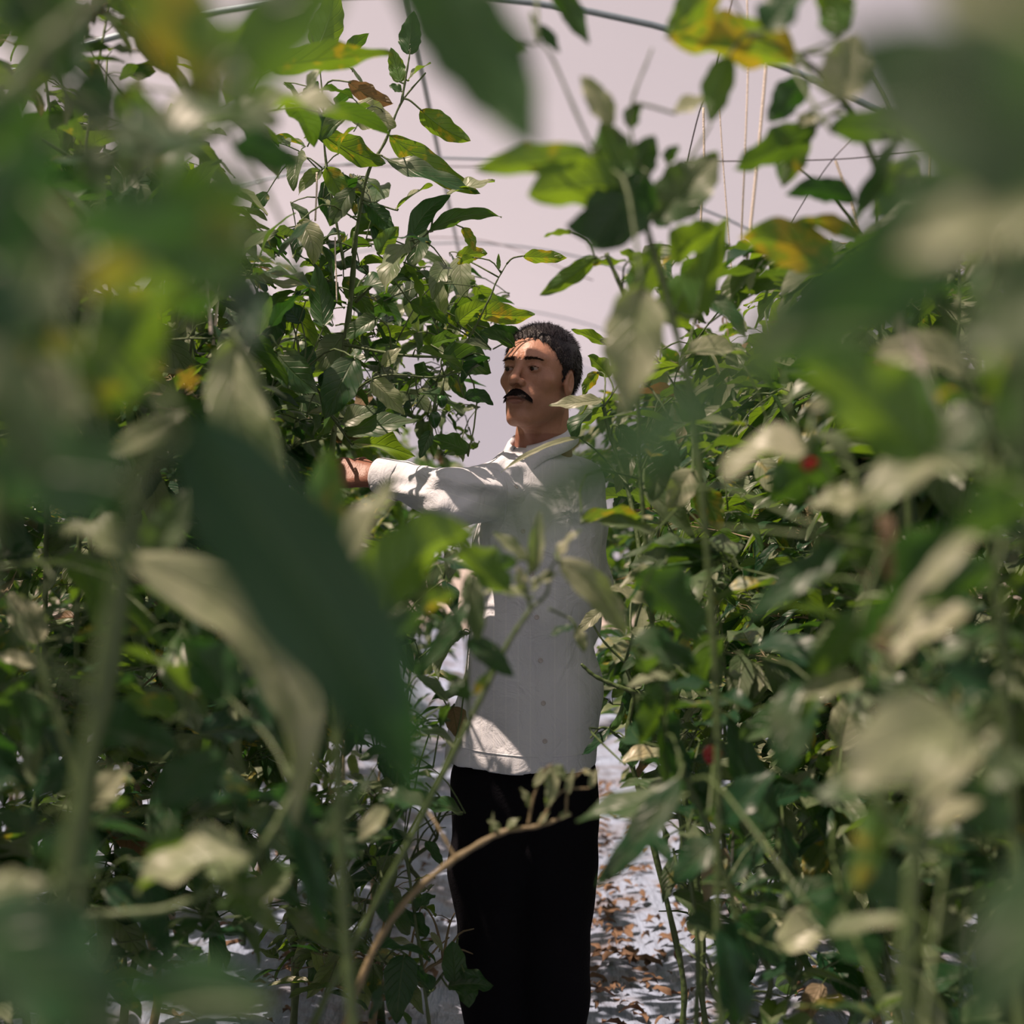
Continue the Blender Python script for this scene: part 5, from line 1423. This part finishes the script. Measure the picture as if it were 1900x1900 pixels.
HP('pepper_plant', 'blurred pepper plant with long cream-lit leaves right of the shirt',
   [(0.006, 0.004, [(1900, 2050, .9), (1880, 1500, .9), (1850, 1050, .88), (1830, 830, .86), (1800, 700, .95)]), (0.003, .002, [(1840, 1000, .88), (1650, 1010, .92), (1560, 1000, 1.0)]), (0.003, .002, [(1850, 800, .9), (1700, 800, .9)])],
   [(1805, 692, 1618, 656, 62, 1.0, 0, .5, 'p', -.05), (1700, 800, 1498, 756, 44, .9, 0, .4, 'p', -.1), (1500, 838, 1342, 892, 64, 1.0, 0, .35, 'p', -.08, .1, .5), (1835, 822, 1595, 945, 82, .8, 0, .45, 'p', -.06),
    (1610, 925, 1500, 935, 60, .95, 0, .4, 'p', .12), (1565, 1008, 1382, 1152, 56, 1.0, 0, .6, 'g', .03), (1820, 970, 1600, 1210, 90, .8, 0, -.3, 'd', .05), (1835, 960, 1640, 1190, 40, .78, 0, .4, 'p', .02),
    (1595, 1150, 1660, 1235, 40, .85, 0, .3, 'b'), (1640, 950, 1650, 1080, 34, .9, 0, .3, 'b'), (1800, 1130, 1650, 1235, 56, .85, 0, .4, 'p', -.05), (1850, 1050, 1700, 1120, 70, .85, 0, -.6, 'd'),
    (1600, 1260, 1480, 1300, 44, 1.0, 0, .4, 'p'), (1560, 860, 1420, 930, 80, 1.1, 0, -.5, 'g'), (1640, 1010, 1480, 1080, 80, 1.1, 0, -.5, 'g'), (1820, 760, 1720, 880, 90, .8, 0, .5, 'g'), (1960, 900, 1760, 1010, 90, .7, 0, -.5, 'g'),
    (1910, 980, 1790, 970, 50, .8, 0, .6, 'g'), (1180, 1060, 1300, 1195, 110, 1.35, 0, -.4, 'd'), (1170, 1190, 1290, 1240, 50, 1.4, 0, .4, 'g')],
   fill=[([(1480, 480), (1960, 380), (1960, 1400), (1480, 1350)], 60, 0.95, 1.9, 0.95, 0.35)],
   extra=lambda o: pepper_fruit(o, at(1500, 822, 1.25), 0.012, 0.009, M_REDPEP))
HP('pepper_plant', 'blurred pepper plant at lower right with a wide pale leaf and a yellow one',
   [(0.006, 0.004, [(1700, 2100, .8), (1680, 1800, .8), (1700, 1600, .8), (1740, 1440, .78), (1810, 1360, .76)]), (0.003, .002, [(1700, 1600, .8), (1640, 1500, .8), (1600, 1460, .8)])],
   [(1795, 1345, 1555, 1450, 150, .72, 0, .8, 'p', -.05, .1, .2), (1850, 1350, 1700, 1500, 60, .76, 0, .5, 'p'), (1700, 1540, 1825, 1490, 48, .8, 0, .5, 'p', -.06), (1640, 1480, 1590, 1660, 60, .8, 0, -.6, 'Y'),
    (1640, 1460, 1510, 1480, 56, .9, 0, .5, 'g'), (1860, 1290, 1740, 1250, 90, .8, 0, .5, 'd'), (1830, 1450, 1920, 1410, 90, .75, 0, .6, 'g'), (1860, 1560, 1760, 1430, 80, .8, 0, -.6, 'g'),
    (1990, 1560, 1790, 1920, 150, .5, 0, .75, 'g'), (1560, 1390, 1585, 1275, 62, 2.0, 0, .85, 'p', 0, .05, .2), (1575, 1420, 1535, 1465, 44, 1.9, 0, .8, 'p'), (1680, 1680, 1560, 1600, 80, .9, 0, -.6, 'd')],
   fill=[([(1420, 1200), (1960, 1200), (1960, 1950), (1420, 1950)], 55, 1.1, 2.1, 0.9, 0.2)])
HP('pepper_plant', 'pepper plant with glossy dark folded leaves low at the right of the trousers',
   [(0.005, 0.003, [(1390, 2050, 1.45), (1380, 1800, 1.45), (1340, 1600, 1.45), (1270, 1440, 1.4), (1260, 1400, 1.4)]), (0.0025, 0.0014, [(1370, 1780, 1.45), (1450, 1700, 1.5), (1500, 1680, 1.5)])],
   [(1262, 1440, 1105, 1645, 56, 1.35, 0, .6, 'd', .06), (1268, 1480, 1068, 1522, 52, 1.4, 0, .4, 'g', .05), (1330, 1560, 1250, 1640, 60, 1.5, 0, .5, 'd'), (1340, 1530, 1440, 1430, 60, 1.5, 0, .5, 'd'),
    (1400, 1800, 1270, 1700, 60, 1.4, 0, .4, 'd'), (1320, 1420, 1300, 1510, 50, 1.6, 0, .5, 'g'), (1460, 1700, 1520, 1720, 50, 1.4, 0, .7, 'p'), (1440, 1760, 1560, 1700, 66, 1.3, 0, .6, 'p'), (1500, 1680, 1640, 1820, 90, 1.1, 0, .4, 'd'),
    (1370, 1900, 1330, 1720, 60, 1.2, 0, .4, 'd'), (1420, 1560, 1350, 1330, 70, 1.7, 0, -.5, 'd'), (1220, 1560, 1150, 1600, 34, 2.2, 0, -.3, 'd')],
   fill=[([(1180, 1180), (1500, 1180), (1520, 1700), (1270, 1700), (1160, 1450)], 60, 1.7, 2.6, 0.85, 0.12)],
   extra=lambda o: pepper_fruit(o, at(1322, 1365, 2.0), 0.03, 0.017, M_REDPEP))
# ---- dark leaves low beside the legs
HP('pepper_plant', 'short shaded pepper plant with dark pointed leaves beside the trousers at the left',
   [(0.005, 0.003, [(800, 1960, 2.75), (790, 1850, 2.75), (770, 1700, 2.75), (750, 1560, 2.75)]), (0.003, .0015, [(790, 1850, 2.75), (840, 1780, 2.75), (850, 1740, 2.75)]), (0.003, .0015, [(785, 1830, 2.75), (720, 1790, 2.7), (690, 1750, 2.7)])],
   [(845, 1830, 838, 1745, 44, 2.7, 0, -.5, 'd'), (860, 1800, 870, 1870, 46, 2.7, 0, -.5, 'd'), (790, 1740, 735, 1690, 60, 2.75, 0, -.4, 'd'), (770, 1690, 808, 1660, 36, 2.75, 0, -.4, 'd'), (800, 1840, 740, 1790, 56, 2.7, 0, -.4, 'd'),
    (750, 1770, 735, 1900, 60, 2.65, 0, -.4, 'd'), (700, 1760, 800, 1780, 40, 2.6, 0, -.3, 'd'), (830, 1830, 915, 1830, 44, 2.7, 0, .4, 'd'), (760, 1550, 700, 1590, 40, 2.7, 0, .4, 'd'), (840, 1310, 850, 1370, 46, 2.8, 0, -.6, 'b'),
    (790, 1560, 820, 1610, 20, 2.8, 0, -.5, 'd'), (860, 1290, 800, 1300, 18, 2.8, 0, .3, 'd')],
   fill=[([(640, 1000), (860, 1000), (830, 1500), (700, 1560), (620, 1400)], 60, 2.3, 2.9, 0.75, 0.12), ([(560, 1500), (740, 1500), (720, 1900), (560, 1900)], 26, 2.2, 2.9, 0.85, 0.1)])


for a_, k_ in HEROES:
    for s_ in a_[3]:
        if s_[8] in 'pY' or (s_[8] == 'l' and s_[7] > 0):
            d_ = rd(s_[5])
            for f_ in (0.3, 0.7):
                SUNPTS.append((at(s_[0] + (s_[2] - s_[0]) * f_, s_[1] + (s_[3] - s_[1]) * f_, d_ + s_[6] * f_), 0.085))
for a_, k_ in HEROES: hero_plant(*a_, **k_)


# left row: tall plants
i = 0
for y in (1.15, 1.6, 2.05, 2.5, 2.95, 3.4, 3.85, 4.3, 4.8, 5.4, 6.0, 6.8, 7.6):
    near = y < 3.6
    h = 2.25 if y < 3.3 else 2.12 - 0.03 * (y - 3.3)
    where = {1.15: 'closest to the camera', 2.95: 'beside the hand of the man', 3.4: 'just behind the reaching hand'}.get(y, '%s plant from the camera' % ords[i])
    row_plant(-0.80 + 0.04 * math.sin(y * 5), y, h, 100 + i, 'tall leafy pepper plant of the left row, ' + where, 'pepper plants of the left row',
              n_leaf=620 if 2.3 < y < 4.5 else 480, spread=0.42 if y > 2 else 0.30, cull=cull_view, lod=(9, 6) if 2.2 < y < 5 else (6, 4), size=1.0 if y < 5 else 1.05, zlow=0.30, tonebase=0.22)
    i += 1
i = 0
for y in (1.2, 1.65, 2.1, 2.55, 3.0, 3.45, 3.9, 4.4, 4.9, 5.5, 6.1, 6.9, 7.7):
    h = 1.92 if y < 4 else 2.0
    where = {1.2: 'closest to the camera'}.get(y, '%s plant from the camera' % ords[i])
    row_plant(0.74 + 0.04 * math.sin(y * 4), y, h, 200 + i, 'leafy pepper plant of the right row, ' + where, 'pepper plants of the right row',
              n_leaf=560 if 2.3 < y < 4.6 else 460, spread=0.42 if y > 2 else 0.30, cull=cull_view, lod=(9, 6) if 2.2 < y < 5 else (6, 4), zlow=0.30, tonebase=0.30)
    i += 1
for side, xx, tx in ((-1, -1.75, 'second row on the left, unseen'), (1, 1.50, 'second row on the right, unseen')):
    for i, y in enumerate((3.2, 3.8, 4.5, 5.2, 6.0, 6.8, 7.7)):
        row_plant(xx, y, 1.95, 300 + i + (40 if side > 0 else 0), 'pepper plant of the %s, %s from the front' % (tx, ords[i]), 'pepper plants of the ' + tx,
                  n_leaf=380, spread=0.45, cull=cull_view, lod=(5, 2), size=1.15, zlow=0.15, pepper=0)
for i, (x, y, h) in enumerate(((0.30, 8.6, 1.75), (0.55, 9.3, 1.9), (0.25, 10.2, 1.6), (-0.62, 8.6, 1.9), (-0.75, 9.5, 1.9))):
    row_plant(x, y, h, 400 + i, 'distant pepper plant ending the %s row, %s of the far ones' % ('right' if x > 0 else 'left', ords[i]), 'far pepper plants',
              n_leaf=340, spread=0.45, cull=cull_view, lod=(5, 2), size=1.15, zlow=0.15, pepper=0)

# unseen row plants beside the camera, added to block side light, and outer rows
def copy_plant(src, x, y, rz, sc, label, group):
    c = src.copy(); COL.objects.link(c)
    c.location = (x, y, fl_h(x, y) - 0.012); c.rotation_euler = (0, 0, rz); c.scale = (sc, sc, sc)
    tag(c, label, 'plant', group)
    for ch in src.children:
        k = ch.copy(); COL.objects.link(k); k.parent = c
    return c
PA = row_plant(-1.75, 2.5, 1.95, 610, 'pepper plant of the second row on the left, ahead of its first plant in view', 'pepper plants of the outer rows', n_leaf=420, spread=0.45, lod=(5, 2), size=1.2, zlow=0.15, pepper=0)
PB = row_plant(1.5, 2.5, 1.9, 611, 'pepper plant of the second row on the right, ahead of its first plant in view', 'pepper plants of the outer rows', n_leaf=420, spread=0.45, lod=(5, 2), size=1.2, zlow=0.15, pepper=0)
rr = random.Random(3)
for xx, ys_, row in ((-1.75, (0.3, 1.0, 1.75), 'second row on the left, unseen'), (1.5, (0.3, 1.0, 1.75), 'second row on the right, unseen'),
                     (-0.82, (0.65,), 'added to the left row beside the camera'), (0.82, (0.7,), 'added to the right row beside the camera'),
                     
                     (-2.5, (0.5, 1.3, 2.1, 2.9, 3.7, 4.5, 5.4, 6.3, 7.2, 8.2), 'outermost row on the left'), (2.0, (3.4, 4.2, 5.1, 6.0, 7.0, 8.2), 'outermost row on the right'),
                     (-1.75, (8.8, 9.9), 'far end of the second row on the left'), (1.4, (8.8, 9.9), 'far end of the second row on the right')):
    for i, y in enumerate(ys_):
        copy_plant((PA, PB)[i % 2], xx + rr.uniform(-.06, .06), y, rr.uniform(0, 6.28), rr.uniform(0.62, 0.70) if 'outermost' in row else rr.uniform(0.88, 1.0), 'pepper plant, %s, %s from the near end' % (row, ords[i]), 'pepper plants of the outer rows')

# low growth along the aisle edge
for i, (x, y, h) in enumerate(((-0.33, 3.75, 0.62), (-0.30, 3.1, 0.40), (0.52, 3.3, 0.95), (0.52, 4.0, 1.15), (-0.45, 4.6, 0.7), (0.45, 2.5, 0.8), (0.55, 4.9, 1.3))):
    row_plant(x, y, h, 500 + i, ('small pepper plant low at the left of the aisle, ' if x < 0 else 'small pepper plant low at the right of the aisle, ') + '%s of the small ones' % ords[i],
              'small pepper plants along the aisle', n_leaf=110, spread=0.16, cull=cull_view, lod=(9, 6), zlow=0.12, size=0.9, pepper=0)

# ---- litter on the sheet
def litter():
    r = np.random.default_rng(5)
    n = 900
    x = np.concatenate([r.normal(0.30, 0.12, 420), r.uniform(-0.9, -0.2, 200), r.uniform(0.4, 1.6, 280)])
    y = np.concatenate([r.uniform(3.3, 7.0, 420), r.uniform(2.4, 5.5, 200), r.uniform(2.0, 6, 280)])
    keep = ~((np.abs(x) < 0.24) & (y < 3.5))
    x, y = x[keep], y[keep]; n = len(x)
    z = np.array([fl_h(a, b) for a, b in zip(x, y)]) + 0.002
    az = r.uniform(0, 6.28, n)
    A = np.stack([np.cos(az), np.sin(az), r.uniform(-0.05, 0.25, n)], 1)
    L = r.uniform(0.02, 0.075, n)
    V, F, uv, col = leaf_batch(np.stack([x, y, z], 1), unit(A), np.stack([r.normal(0, .3, n), r.normal(0, .3, n), np.ones(n)], 1), L, L * 0.5, r.uniform(0, .25, n), r.normal(0, .1, n), r.uniform(0.2, 1.1, n), np.tile((0.3, 0, 1.0), (n, 1)), 5, 4, ruffle=np.full(n, .12), seed=9)
    o = mesh_obj('leaf_litter', V, F, M_LITTER, None, uv=uv, col=col)
    tag(o, 'dry brown fallen leaves scattered over the white sheet', 'leaf litter', kind='stuff')
litter()
